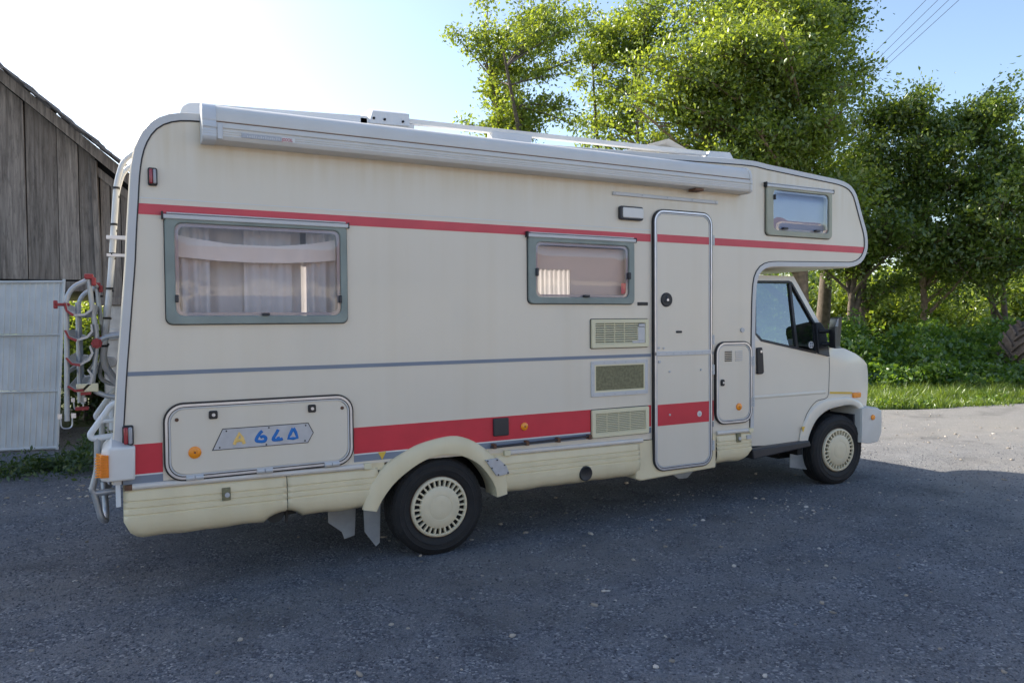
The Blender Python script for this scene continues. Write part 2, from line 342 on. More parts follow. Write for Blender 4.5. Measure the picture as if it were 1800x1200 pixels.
for (xa, za), (xb, zb0) in zip(OUT[:-1], OUT[1:]):
    k_ = max(1, int(math.hypot(xb-xa, zb0-za)/.12)); DEN += [(xa+(xb-xa)*i/k_, za+(zb0-za)*i/k_) for i in range(k_)]
DEN.append(OUT[-1])
bottom = [(2.2, .585), (.6, .60), (-1.2, .635)]
WINS = {'w1': (-1.526, -.574, 1.451, 2.022), 'w2': (.627, 1.486, 1.567, 2.027), 'w3': (2.785, 3.545, 2.118, 2.522)}
PANES = {'w1': (-1.479, -.612, 1.495, 1.980), 'w2': (.684, 1.440, 1.612, 1.975), 'w3': (2.860, 3.508, 2.161, 2.480)}
holes = [rr(*PANES[k], .035) for k in PANES]
filled('side_wall', outer+bottom, holes, 'cream', camper, fy=lambda x, z: 0.0, thick=.035)
filled('side_wall', outer+bottom, [rr(1.72, 2.50, 1.56, 2.06, .04), rr(-1.40, -.20, 1.46, 2.03, .04)], 'cream', camper, fy=lambda x, z: W-.035, thick=.035)
# shell: rear wall, roof, alcove front and underside, swept across
def sweep(name, P, y0, y1, m, r=.02, smooth=40):
    P = np.array(P); n = len(P); T = np.gradient(P, axis=0); Nn = np.stack([-T[:, 1], T[:, 0]], 1); Nn /= np.linalg.norm(Nn, axis=1)[:, None]
    rows = [(y0+.001, 0), (y0+.006, r*.6), (y0+.02, r), (y1-.02, r), (y1-.006, r*.6), (y1-.001, 0)]
    V = [(P[i, 0]+Nn[i, 0]*o, y, P[i, 1]+Nn[i, 1]*o) for y, o in rows for i in range(n)]
    Fq = [(a*n+i, a*n+i+1, (a+1)*n+i+1, (a+1)*n+i) for a in range(len(rows)-1) for i in range(n-1)]
    return MB().add(V, Fq).build(name, m, camper, smooth=smooth)
rear_i = 10
sweep('rear_wall', OUT[:rear_i+1], 0, W, 'cream')
sweep('roof', OUT[rear_i:16], 0, W, 'roofwhite')
sweep('alcove', OUT[15:30], 0, W, 'cream')
sweep('cab_bulkhead', OUT[29:], 0, W, 'cream')
# corner trim with its black filler line
def offset_strip(P, a, b, y0, y1, name, m):
    P = np.array(P); T = np.gradient(P, axis=0); Nn = np.stack([-T[:, 1], T[:, 0]], 1); Nn /= np.linalg.norm(Nn, axis=1)[:, None]
    A = P-Nn*a; B = P-Nn*b; n = len(P); V = []
    for Q, y in ((A, y0), (A, y1), (B, y1), (B, y0)): V += [(q[0], y, q[1]) for q in Q]
    Fq = [(k*n+i, k*n+i+1, ((k+1) % 4)*n+i+1, ((k+1) % 4)*n+i) for k in range(4) for i in range(n-1)]
    return MB().add(V, Fq).build(name, m, camper)
trimP = [tuple(p) for p in resample([(x, z) for x, z in [tuple(c) for c in catmull([(x, z, 0) for x, z in DEN], 3) for c in [(c[0], c[1])]]], 220)]
offset_strip(trimP, -.012, .024, .004, -.007, 'corner_trim', 'alupaint')
offset_strip(trimP, .024, .031, .004, -.004, 'trim_filler', 'black')

# --- stripes (separate pieces either side of the door)
def strip(name, m, x0, x1, z0, z1, y=-.002, parent=camper): return MB().box(x0, x1, y, .002, z0, z1).build(name, m, parent)
for x0, x1 in ((-1.665, 1.645), (2.224, 3.975)): strip('red_stripe', 'redtop', x0, x1, 2.016, 2.071)
for x0, x1 in ((-1.72, 1.645), (2.224, 2.245), (2.642, 2.655)): strip('grey_line', 'greystripe', x0, x1, 1.189, 1.211)
strip('pale_line', 'paleline', -1.67, 1.645, 2.098, 2.103, y=-.001)
for x0, x1 in ((-1.755, -1.556), (-.545, 1.12), (1.617, 1.645), (2.224, 2.246), (2.640, 2.648)):
    strip('red_stripe', 'redlow', x0, x1, .684, .838); strip('pale_line', 'paleline', x0, x1, .676, .684); strip('grey_stripe', 'greystripe', x0, x1, .636, .676)
MB().prism([(-.400, .682), (-.350, .682), (-.375, .634)], -.004, .001).build('yellow_marker', 'yellow', camper)

# --- windows
def window(k, fm, pm, latches, top=.03, green=True):
    x0, x1, z0, z1 = WINS[k]; a0, a1, b0, b1 = PANES[k]; n = 6
    fr = MB().ring(rr(x0, x1, z0, z1-.006, .035, n), rr(a0, a1, b0, b1, .04, n), -.022, .001).build('window_frame', fm, camper, bevel=.006)
    MB().ring(rr(x0-.004, x1+.004, z0-.004, z1, .036, n), rr(x0+.003, x1-.003, z0+.003, z1-.008, .034, n), -.006, .001).build('seal', 'black', fr)
    MB().box(x0-.006, x1+.008, -.030, .001, z1-.024, z1-.002).box(x0+.01, x1-.005, -.024, .001, z1+.002, z1+.010).build('top_rail', 'alupaint', fr, bevel=.003)
    MB().box(x0-.014, x0-.005, -.031, .001, z1-.026, z1+.012).build('rail_end', 'black', fr); MB().box(x1+.007, x1+.013, -.031, .001, z1-.026, z1+.006).build('rail_end', 'black', fr)
    # bulged acrylic pane
    nx, nz = 18, 12; V = []; Fq = []
    for j in range(nz+1):
        for i in range(nx+1):
            u, v = i/nx, j/nz; e = min(1, 6*min(u, 1-u))*min(1, 5*min(v, 1-v)); e = e*e*(3-2*e)
            V.append((a0+(a1-a0)*u, -.012-.016*e, b0+(b1-b0)*v))
    Fq = [(j*(nx+1)+i, j*(nx+1)+i+1, (j+1)*(nx+1)+i+1, (j+1)*(nx+1)+i) for j in range(nz) for i in range(nx)]
    p = MB().add(V, Fq).build('pane', pm, fr, smooth=180)
    # inner moulded lip of the double glazing
    MB().ring(rr(a0+.002, a1-.002, b0+.002, b1-.002, .038, n), rr(a0+.018, a1-.018, b0+.018, b1-.018, .03, n), -.006, -.002).build('inner_lip', 'clearlens', fr)
    for (lx, lz, ww, hh) in latches: MB().box(lx-ww, lx+ww, -.036, -.01, lz-hh, lz+hh).build('latch', 'blackplastic', fr, bevel=.004)
    return fr
f1 = window('w1', 'winframe', acrylic, [(-1.474, 1.585, .008, .020), (-.618, 1.588, .008, .022), (-1.03, 1.503, .020, .007)])
f2 = window('w2', 'winframe', acrylic, [(.686, 1.775, .010, .026), (1.436, 1.765, .010, .024), (1.075, 1.620, .022, .008)])
f3 = window('w3', 'winframe_cream', acrylic_blue, [(2.866, 2.42, .008, .02), (2.985, 2.178, .026, .009), (3.36, 2.176, .026, .009)])
def pleats(name, x0, x1, z0, z1, y, amp, wl, m, parent, seed=0):
    n = int((x1-x0)/wl*8); rs = np.random.RandomState(seed); V = []; rows = 6
    ph = np.cumsum(rs.uniform(.5, 1.1, n+1)); am = amp*rs.uniform(.5, 1.2, n+1)
    for j in range(rows+1):
        t = j/rows
        for i in range(n+1): V.append((x0+(x1-x0)*i/n, y+am[i]*math.sin(ph[i])*(1.1-.5*t), z0+(z1-z0)*t))
    Fq = [(j*(n+1)+i, j*(n+1)+i+1, (j+1)*(n+1)+i+1, (j+1)*(n+1)+i) for j in range(rows) for i in range(n)]
    return MB().add(V, Fq).build(name, m, parent, smooth=180)
pleats('curtain', -1.54, -1.30, 1.44, 2.03, .10, .018, .06, 'curtain', f1, 1)
pleats('curtain', -1.12, -.86, 1.44, 2.03, .12, .016, .07, 'curtain', f1, 2)
pleats('curtain', -.78, -.55, 1.44, 2.03, .10, .018, .06, 'curtain', f1, 3)
pleats('net_curtain', -1.30, -.80, 1.44, 2.03, .17, .012, .11, 'curtain', f1, 4)
# sagging cream band behind the rear window, standing in for the mirrored house
xs = np.linspace(-1.50, -.62, 24); V = [(x, .07+.01*math.sin(i), 1.935-.05*(1-((x+1.06)/.44)**2)) for i, x in enumerate(xs)]+[(x, .065+.01*math.sin(i*1.3), 1.815-.025*(1-((x+1.06)/.44)**2)) for i, x in enumerate(xs)]
MB().add(V, [(i, i+1, i+25, i+24) for i in range(23)]).build('reflected_band', 'reflected_band', f1, smooth=180)
ff = MB().ring(rr(1.68, 2.54, 1.52, 2.10, .035), rr(1.73, 2.49, 1.57, 2.05, .035), W-.001, W+.02).build('window_frame', 'winframe', camper, bevel=.005)
MB().add([(1.72, W+.008, 1.56), (2.50, W+.008, 1.56), (2.50, W+.008, 2.06), (1.72, W+.008, 2.06)], [(0, 1, 2, 3)]).build('pane', acrylic, ff)
pleats('curtain', 1.68, 2.56, 1.48, 2.09, W-.09, .020, .055, 'curtain', ff, 5)
MB().prism([(.63, 1.80), (.985, 1.80), (.985, 1.60), (1.49, 1.60), (1.49, 1.955), (.63, 1.955)], .040, .045).build('window_backing', 'window_backing', f2)  # tan blind, left open at the lower left
MB().box(1.385, 1.432, .0, .003, 1.64, 1.715).build('pink_sticker', 'redtop', f2)
MB().box(2.80, 3.54, .036, .041, 2.12, 2.50).build('window_backing', 'sky_reflection', f3)  # added blue-grey sheet; its colour stands in for reflected sky in the pane
# inner lining so that the cabin is closed behind the curtains
fr_ = MB().ring(rr(-1.45, -.15, 1.41, 2.08, .035), rr(-1.39, -.21, 1.47, 2.02, .035), W-.001, W+.02).build('window_frame', 'winframe', camper, bevel=.005)  # far rear window, added to backlight the curtains of the near one
MB().add([(-1.40, W+.008, 1.46), (-.20, W+.008, 1.46), (-.20, W+.008, 2.03), (-1.40, W+.008, 2.03)], [(0, 1, 2, 3)]).build('pane', acrylic, fr_)
pleats('curtain', -1.45, -.15, 1.38, 2.07, W-.09, .018, .08, 'curtain', fr_, 9)
MB().box(.05, 1.10, .9, .93, .66, 2.5).box(2.62, 3.85, .9, .93, 1.93, 2.5).build('inner_partition', 'interior', camper)

# --- entrance door
def framed(name, x0, x1, z0, z1, r, parent, pm='cream', y=-.006):
    n = 8
    d = MB().prism(rr(x0+.034, x1-.034, z0+.034, z1-.034, r-.03, n), y-.006, .002).build(name, pm, parent, bevel=.003)
    def band(a, b, yy, nm, mm): MB().ring(rr(x0+a, x1-a, z0+a, z1-a, max(r-a, .01), n), rr(x0+b, x1-b, z0+b, z1-b, max(r-b, .008), n), yy, .003).build(nm, mm, d, smooth=40)
    band(0, .009, y-.008, 'rubber_seal', 'black'); band(.009, .021, y-.013, 'frame_profile', 'alu'); band(.021, .026, y-.007, 'rubber_seal', 'black'); band(.026, .034, y-.009, 'frame_profile', 'alupaint')
    return d
# moulded step housing below the wall, around the door foot
MB().add([(1.53, -.002, .585), (1.50, -.012, .315), (1.545, -.012, .298), (2.262, -.012, .322), (2.275, -.004, .585), (1.53, .25, .585), (1.50, .25, .315), (1.545, .25, .298), (2.262, .25, .322), (2.275, .25, .585)],
         [(0, 1, 2, 3, 4), (0, 5, 6, 1), (1, 6, 7, 2), (2, 7, 8, 3), (3, 8, 9, 4), (5, 9, 8, 7, 6)]).build('step_housing', 'skirt', camper, bevel=.012, seg=3)
door = framed('entrance_door', 1.653, 2.216, .349, 2.254, .095, camper, y=-.014)
MB().box(1.690, 2.180, -.0222, -.019, 2.016, 2.071).build('red_stripe', 'redtop', door)
MB().box(1.690, 2.180, -.0222, -.019, .684, .838).build('red_stripe', 'redlow', door)
MB().box(1.662, 2.203, -.027, -.015, 1.192, 1.224).build('middle_rail', 'alupaint', door, bevel=.003)
b = MB()
for k in range(8): b.disc(1.70+.068*k, 1.208, .0045, -.0295, -.02, 8)
b.build('rivets', 'aluplate', door)
b = MB().disc(1.772, 1.600, .052, -.030, -.012, 28); b.build('lock_plate', 'black', door, bevel=.006)
MB().prism([(1.772+.034*math.cos(rad(a)), 1.600+.034*math.sin(rad(a))) for a in (90, 210, 330)], -.036, -.02).build('lock_grip', 'blackplastic', door, bevel=.006)
MB().disc(1.772, 1.598, .009, -.040, -.03, 12).build('key_cylinder', 'alu', door)
MB().box(1.862, 1.915, -.028, -.018, 1.357, 1.373).build('pull_slot', 'black', door, bevel=.004)
b = MB()
for x, z, r in ((1.70, 1.25, .009), (1.745, 1.248, .008), (1.705, 1.15, .011), (1.80, 1.075, .008), (2.10, 1.078, .008), (1.80, .76, .008), (2.085, .745, .009)): b.disc(x, z, r, -.027, -.018, 10)
b.build('screw_heads', 'aluplate', door)
MB().disc(2.085, .748, .022, -.024, -.02, 14).build('scuff_patch', 'paleline', door)
def hinge(x, z, h, parent, horizontal=False):
    b = MB()
    if horizontal: b.tube([(x-h, -.028, z), (x-.002, -.028, z)], .011, 8).tube([(x+.002, -.028, z), (x+h, -.028, z)], .011, 8).box(x-h, x+h, -.024, -.006, z-.014, z+.012)
    else: b.tube([(x, -.028, z-h), (x, -.028, z-.002)], .009, 8).tube([(x, -.028, z+.002), (x, -.028, z+h)], .009, 8).box(x-.016, x+.014, -.025, -.006, z-h, z+h)
    return b.build('hinge', 'alupaint', parent, smooth=40)
for z in (2.05, 1.30, 1.075, .50): hinge(2.219, z, .036, door)
MB().box(1.525, 1.618, -.004, .001, 1.558, 1.582).build('black_slot', 'black', camper, bevel=.003)
MB().box(1.308, 2.285, -.012, .001, 2.326, 2.352).build('gutter_rail', 'alupaint', camper, bevel=.004)
b = MB()
for k in range(5): b.disc(1.33+.232*k, 2.34, .006, -.016, -.01, 8)
b.build('rivets', 'aluplate', camper)
lp = MB().prism(rr(1.358, 1.560, 2.158, 2.254, .016, 4), -.030, .001).build('awning_light', 'blackplastic', camper, bevel=.006)
MB().prism(rr(1.378, 1.558, 2.172, 2.244, .010, 4), -.036, -.02).build('light_cover', 'whiteplastic', lp, bevel=.005)
b = MB().disc(2.539, 1.369, .018, -.012, .001, 12); b.build('filler_cap', 'aluplate', camper)

# --- rear locker hatch with hand-painted plate
hatch = framed('locker_hatch', -1.552, -.549, .628, 1.041, .10, camper, y=-.010)
for x, z in ((-1.309, .968), (-.788, .969)):
    lk = MB().prism(rr(x-.022, x+.022, z-.022, z+.022, .008, 3), -.027, -.012).build('hatch_lock', 'black', hatch, bevel=.004); MB().disc(x+.001, z, .009, -.031, -.02, 12).build('key_cylinder', 'alu', lk)
b = MB()
for x, z in ((-1.487, .953), (-.615, .961)): b.disc(x, z, .010, -.020, -.012, 10)
b.build('screw_heads', 'rust', hatch)
def reflector(x, z, r, parent, y=-.012):
    q = MB().lathe([(r, y+.003), (r, y-.007), (r*.8, y-.011), (r*.3, y-.012), (0.0005, y-.012)], x, z, 28).build('orange_reflector', 'orange', parent, smooth=50)
    MB().disc(x, z, .005, y-.015, y-.01, 8).build('screw_head', 'rust', q)
reflector(-1.403, .775, .032, hatch, y=-.015)
pl = MB().prism([(-1.312, .780), (-.815, .780), (-.785, .832), (-.812, .886), (-1.262, .886)], -.0205, -.012).build('name_plate', 'aluplate', hatch)
MB().prism([(-1.319, .776), (-.812, .776), (-.780, .832), (-.809, .890), (-1.264, .890)], -.0185, -.012).build('plate_edge', 'black', pl)
b = MB()
for x, z in ((-1.28, .79), (-1.245, .876), (-.83, .79), (-.825, .876), (-1.04, .786), (-1.025, .878)): b.disc(x, z, .0045, -.023, -.019, 8)
b.build('rivets', 'black', pl)
def stroke(name, paths, m, r=.0088):
    b = MB()
    for P in paths: b.tube([(x, -.0215, z) for x, z in P], r, 8)
    for i, v_ in enumerate(b.v): b.v[i] = (v_[0], -.0213+(v_[1]+.0213)*.25, v_[2])
    return b.build(name, m, pl, smooth=60)
stroke('painted_letter', [[(-1.207, .800), (-1.196, .825), (-1.178, .860), (-1.166, .835), (-1.155, .800)], [(-1.194, .820), (-1.162, .822)]], 'yellowpaint')
stroke('painted_digit', [[tuple(p[:2]) for p in catmull([(-1.060, .863, 0), (-1.078, .845, 0), (-1.093, .815, 0), (-1.075, .806, 0), (-1.05, .806, 0), (-1.042, .822, 0), (-1.055, .833, 0), (-1.072, .828, 0)], 5)]], 'blue')
stroke('painted_digit', [[tuple(p[:2]) for p in catmull([(-.975, .864, 0), (-.985, .845, 0), (-1.003, .815, 0), (-.995, .808, 0), (-.965, .808, 0), (-.952, .812, 0)], 5)], [(-.978, .824), (-.974, .812)]], 'blue')
stroke('painted_digit', [[(-.895, .866), (-.912, .830), (-.922, .810), (-.895, .808), (-.872, .810), (-.880, .840), (-.893, .866)]], 'blue')
for x in (-1.405, -1.05, -.68): hinge(x, .643, .042, hatch, True)

# --- small gas locker
gl = framed('gas_locker_door', 2.250, 2.636, .647, 1.284, .095, camper, y=-.010)
for x0, x1 in ((2.345, 2.415), (2.455, 2.525)):
    b = MB()
    for k in range(6): b.box(x0, x1, -.021, -.015, 1.132+.014*k, 1.139+.014*k)
    b.build('louvre', 'black' if x0 < 2.4 else 'aluplate', gl)
lk = MB().prism(rr(2.302, 2.338, .945, .995, .010, 3), -.026, -.012).build('hatch_lock', 'black', gl, bevel=.004); MB().disc(2.322, .97, .008, -.031, -.02, 10).build('key_cylinder', 'alu', lk)
reflector(2.491, .776, .028, gl, y=-.015)
for z in (1.126, .804): hinge(2.638, z, .036, gl)

# --- vents
def vent(z0, z1, x0=1.122, x1=1.614, n=10, xs=1.60, flue=False):
    b = MB().ring(rr(x0, x1, z0, z1, .008, 2), rr(x0+.03, x1-.03, z0+.028, z1-.028, .004, 2), -.020, .001).build('vent_grille', 'vent', camper, bevel=.004)
    MB().box(x0+.028, x1-.028, -.003, .001, z0+.026, z1-.026).build('vent_shade', 'dark', b)  # flat black plate; the shade behind the slats is put into its colour
    MB().ring(rr(x0-.005, x1+.004, z0-.005, z1+.005, .01, 2), rr(x0+.002, x1-.002, z0+.002, z1-.002, .008, 2), -.003, .001).build('seal', 'black', b)
    xe = xs if flue else x1-.03; h = (z1-z0-.056)/n; src = None
    for k in range(n):
        zc = z0+.028+h*(k+.5)
        if src is None: src = MB().add([(x0+.028, -.017, -h*.10), (xe, -.017, -h*.10), (xe, -.007, h*.28), (x0+.028, -.007, h*.28), (x0+.028, -.017, -h*.42), (xe, -.017, -h*.42), (xe, -.007, h*.08), (x0+.028, -.007, h*.08)],
                                       [(0, 1, 2, 3), (4, 7, 6, 5), (0, 4, 5, 1), (3, 2, 6, 7), (0, 3, 7, 4), (1, 5, 6, 2)]).build('slat', 'vent', b); src.location.z = zc
        else: share(src, 'slat', b, (0, 0, zc))
    q = MB()
    for k in range(1, 4): q.box(x0+.03+(xe-x0-.06)*k/4-.003, x0+.03+(xe-x0-.06)*k/4+.003, -.010, -.003, z0+.028, z1-.028)
    q.build('slat_stays', 'vent', b)
    if flue:
        f = MB().box(xe, x1-.03, -.014, .001, z0+.045, z1-.055).build('flue_plate', 'alupaint', b, bevel=.003)
        MB().box(xe+.005, x1-.035, -.018, -.01, z1-.052, z1-.034).box(xe-.05, x1-.035, -.018, -.01, z0+.030, z0+.044).build('flue_slot', 'aluplate', b)
    return b
vent(1.262, 1.461, n=9, xs=1.52, flue=True); vent(.641, .834, n=11)
fr = MB().ring(rr(1.122, 1.614, .924, 1.172, .008, 2), rr(1.150, 1.586, .954, 1.146, .003, 2), -.008, .001).build('mesh_vent_frame', 'alupaint', camper, bevel=.002)
MB().ring(rr(1.150, 1.586, .954, 1.146, .003, 2), rr(1.162, 1.576, .966, 1.136, .003, 2), -.006, .001).build('inner_frame', 'vent', fr)
MB().box(1.160, 1.578, -.003, .001, .964, 1.138).build('vent_mesh', 'mesh', fr)
b = MB()
for k in range(6):
    for z in (.938, 1.160): b.disc(1.137+.0925*k, z, .0045, -.011, -.007, 8)
for k in range(1, 3):
    for x in (1.135, 1.600): b.disc(x, .924+.083*k, .0045, -.011, -.007, 8)
b.build('rivets', 'aluplate', fr)
MB().prism(rr(.364, .474, .715, .830, .008, 3), -.018, .001).build('socket_cover', 'blackplastic', camper, bevel=.005)
reflector(.593, .762, .026, camper, y=-.003)
# clothes-line rod on brackets
rd = MB().tube([(.335, -.03, .650), (1.105, -.03, .662)], .008, 8).build('steel_rod', 'blackplastic', camper, smooth=60)
b = MB()
for x in (.36, .60, .84, 1.09): b.box(x-.010, x+.010, -.042, .0, .64, .67)
b.build('rod_brackets', 'rust', rd)

# --- skirts
def skirt(x0, x1, zt0, zt1, zb, left=False, right=False, cut=None, name='skirt_panel'):
    n = max(12, int((x1-x0)/.03)); prof = []
    T = [-.12, 0, .02, .06, .20, .215, .235, .25, .33, .345, .365, .38, .46, .475, .495, .51, .62, .74, .84, .91, .96, 1.0]
    Yp = [.006, .002, -.006, -.010, -.014, -.009, -.009, -.015, -.016, -.011, -.011, -.017, -.018, -.013, -.013, -.019, -.020, -.016, -.006, .012, .035, .075]
    V = []
    for i in range(n+1):
        x = x0+(x1-x0)*i/n; zt = zt0+(zt1-zt0)*i/n; b_ = zb; yo = 0
        if left:
            t = (x-x0)/.11
            if t < 1: b_ = zb+.10*(1-math.sqrt(max(0, 1-(1-t)**2))); yo = .02*(1-t)**2
        if right:
            t = (x1-x)/.10
            if t < 1: b_ = zb+.08*(1-math.sqrt(max(0, 1-(1-t)**2)))
        if cut and cut[0] < x < cut[1]: u = (x-cut[0])/(cut[1]-cut[0]); b_ = max(b_, zb+cut[2]*math.sin(math.pi*u)**.6)
        b_ += .004*math.sin(x*23)*math.sin(x*7)
        for t, y in zip(T, Yp): V.append((x, y+yo, zt+((zb-zt)*t if t < .55 else (zb-zt)*.55+(b_-zt-(zb-zt)*.55)*(t-.55)/.45)))
    m = len(T); Fq = [(i*m+j, i*m+j+1, (i+1)*m+j+1, (i+1)*m+j) for i in range(n) for j in range(m-1)]
    o = MB().add(V, Fq).build(name, 'skirt', camper, smooth=50)
    sd = o.modifiers.new('thickness', 'SOLIDIFY'); sd.thickness = .006; sd.offset = -1
    return o
s1 = skirt(-1.742, -.932, .606, .592, .335, left=True, cut=(-1.05, -.80, .05)); skirt(-.928, -.405, .592, .588, .345, cut=(-1.03, -.845, .045)); s3 = skirt(.37, 1.535, .582, .575, .325); s4 = skirt(2.268, 2.630, .566, .562, .335, right=True)
MB().tube([(-1.70, -.004, .622), (-.46, -.004, .606)], .017, 10).build('rubbing_rail', 'trimrail', camper, smooth=60)
MB().tube([(.44, -.004, .600), (1.56, -.004, .590)], .017, 10).build('rubbing_rail', 'trimrail', camper, smooth=60)
MB().tube([(2.27, -.004, .584), (2.64, -.004, .582)], .017, 10).build('rubbing_rail', 'trimrail', camper, smooth=60)
b = MB()
for x, z in ((-.468, .608), (.46, .60), (2.62, .582)): b.box(x-.022, x+.022, -.024, .0, z-.018, z+.018)
b.build('rail_ends', 'vent', camper, bevel=.003)
MB().box(-1.735, -1.700, -.015, .0, .607, .634).build('rail_end_clip', 'rust', camper)
for x, z in ((-1.251, .536), (2.49, .533)):
    q = MB().box(x-.022, x+.022, -.022, -.006, z-.034, z+.034).build('skirt_catch', 'mesh', camper, bevel=.002); MB().disc(x+.004, z-.004, .013, -.030, -.02, 12).build('catch_button', 'aluplate', q)
MB().box(2.575, 2.62, -.022, .0, .515, .545).build('catch_plate', 'aluplate', camper)
hl = MB().lathe([(.052, -.012), (.052, -.022), (.046, -.026), (.044, -.0245), (.0005, -.0235)], 1.065, .404, 28).build('heater_exhaust', 'black', camper, smooth=50)
# wheel arch flare
def arch(outer_, inner_, ys, name, m, n=34, parent=camper):
    A = resample(outer_, n); B = resample(inner_, n); V = []
    for a, b_ in zip(A, B):
        for f, y in ys: p = a*(1-f)+b_*f; V.append((p[0], y, p[1]))
    k = len(ys); Fq = [(i*k+j, i*k+j+1, (i+1)*k+j+1, (i+1)*k+j) for i in range(n-1) for j in range(k-1)]
    return MB().add(V, Fq).build(name, m, parent, smooth=60)
sm = lambda P: [tuple(p[:2]) for p in catmull([(x, z, 0) for x, z in P], 6)]
ARO = sm([(-.500, .352), (-.478, .44), (-.435, .52), (-.346, .612), (-.240, .670), (-.127, .715), (.062, .743), (.170, .722), (.262, .674), (.350, .604), (.419, .531), (.455, .455), (.462, .335)])
ARI = sm([(-.419, .335), (-.385, .400), (-.312, .487), (-.225, .552), (-.129, .604), (-.03, .630), (.065, .630), (.165, .602), (.256, .547), (.318, .476), (.360, .408), (.376, .350), (.378, .325)])
af = arch(ARO, ARI, [(0, .004), (.02, -.012), (.08, -.019), (.5, -.026), (.93, -.030), (1, -.027), (1.0, .05), (.98, .14)], 'wheel_arch', 'skirt')
pp = MB().prism([(.290, .575), (.378, .578), (.440, .525), (.462, .470), (.372, .462)], -.042, -.026).build('patch_plate', 'aluplate', af, bevel=.002)
b = MB()
for x, z in ((.305, .567), (.372, .568), (.425, .53), (.45, .478), (.38, .472), (.335, .52)): b.disc(x, z, .005, -.046, -.04, 8)
b.build('rivets', 'black', pp)
# underbody
for x0_, x1_ in ((-.52, -.36), (.33, .52)): MB().box(x0_, x1_, .0025, .03, .575, .66).build('sill_filler', 'skirt', camper)
MB().box(-1.60, -.44, .16, 2.06, .40, .60).box(.40, 2.64, .16, 2.06, .36, .575).box(-.46, .42, .45, 1.75, .36, .60).box(-.46, .42, .30, .47, .56, .66).box(-.47, -.44, .03, .5, .37, .63).box(.39, .42, .06, .5, .34, .60).build('underbody', 'under', camper)
MB().box(-1.62, 2.60, .05, 2.15, .60, .62).build('floor', 'interior', camper)
MB().lathe([(.0005, .06), (.05, .06), (.05, .3), (.0005, .3)], -.985, .375, 16).box(-.925, -.910, .08, .1, .31, .40).box(-1.03, -.86, .11, .16, .35, .40).build('tow_fitting', 'under', camper)
MB().add([(-.63, .30, .40), (-.45, .30, .40), (-.465, .30, .12), (-.53, .30, .105), (-.545, .30, .15), (-.63, .30, .22)], [(0, 1, 2, 3, 4, 5)]).build('mudflap', 'flap', camper).modifiers.new('t', 'SOLIDIFY').thickness = .008
MB().add([(-.44, .20, .40), (-.325, .20, .40), (-.335, .20, .08), (-.36, .20, .06), (-.43, .20, .16)], [(0, 1, 2, 3, 4)]).build('mudflap', 'flap', camper).modifiers.new('t', 'SOLIDIFY').thickness = .008
MB().add([(2.02, .30, .33), (2.33, .30, .33), (2.32, .30, .25), (2.24, .30, .19), (2.16, .30, .19), (2.05, .30, .26)], [(0, 1, 2, 3, 4, 5)]).build('step_panel', 'flap', camper).modifiers.new('t', 'SOLIDIFY').thickness = .01

# --- wheels
def wheel(x, y, z, R=.306, steer=0):
    root = bpy.data.objects.new('wheel', None); COL.objects.link(root); root.parent = camper; root.location = (x, y, z); root.rotation_euler = (0, 0, rad(steer))
    prof = [(.175, .16), (.19, .185), (.25, .20), (R-.018, .185), (R-.004, .165)]
    for k in range(5): yy = .165-.03*k; prof += [(R, yy), (R, yy-.022), (R-.008, yy-.024), (R-.008, yy-.028)]
    prof += [(R-.003, .012), (R-.016, -.002), (R-.032, -.010), (.268, -.0135), (.266, -.0155), (.262, -.0155), (.260, -.0135), (.238, -.0135), (.236, -.016), (.231, -.016), (.229, -.013), (.21, -.008), (.198, -.002), (.185, .008), (.175, .02)]
    t = MB().lathe(prof, 0, 0, 64).build('tyre', 'rubber', root, smooth=40)
    # shoulder tread blocks
    q = MB()
    for k in range(56):
        a = 2*math.pi*k/56; c, s_ = math.cos(a), math.sin(a); d = .010
        pts = []
        for rr_, yy in ((R+.001, .016), (R-.015, -.0035), (R-.026, -.0085)):
            for sgn in (-1, 1): pts.append((rr_*c-sgn*d*s_, yy, rr_*s_+sgn*d*c))
        q.add(pts, [(0, 1, 3, 2), (2, 3, 5, 4)])
    q.build('tread_blocks', 'rubber', t)
    h = MB().lathe([(.1865, .02), (.1885, -.004), (.186, -.012), (.180, -.017), (.172, -.018), (.168, -.014), (.168, .0)], 0, 0, 56).build('hubcap', 'hub', root, smooth=50)
    MB().lathe([(.132, .004), (.132, -.016), (.126, -.021), (.09, -.026), (.078, -.027), (.076, -.0255), (.073, -.027), (.03, -.028), (.0005, -.028)], 0, 0, 48).build('cap_dome', 'hub', h, smooth=40)
    MB().lathe([(.17, .006), (.10, .010), (.0005, .010)], 0, 0, 40).build('steel_rim', 'dark', root, smooth=60)
    MB().lathe([(.196, .02), (.192, -.002), (.187, .004)], 0, 0, 48).build('rim_edge', 'rust', root, smooth=60)
    src = None
    for k in range(28):
        a = 2*math.pi*k/28
        if src is None: src = MB().box(.130, .170, -.0165, .006, -.0052, .0052).build('spoke', 'hub', h)
        else: share(src, 'spoke', h, rot=(0, -a, 0))
    return root
ZC = .304
wheel(0.0, .030, ZC-.006); wheel(3.800, .115, ZC-.002, steer=-3)
for x, y in ((0, W-.03), (3.80, W-.115)):
    r_ = wheel(x, y, ZC-.004); r_.rotation_euler = (0, 0, math.pi)

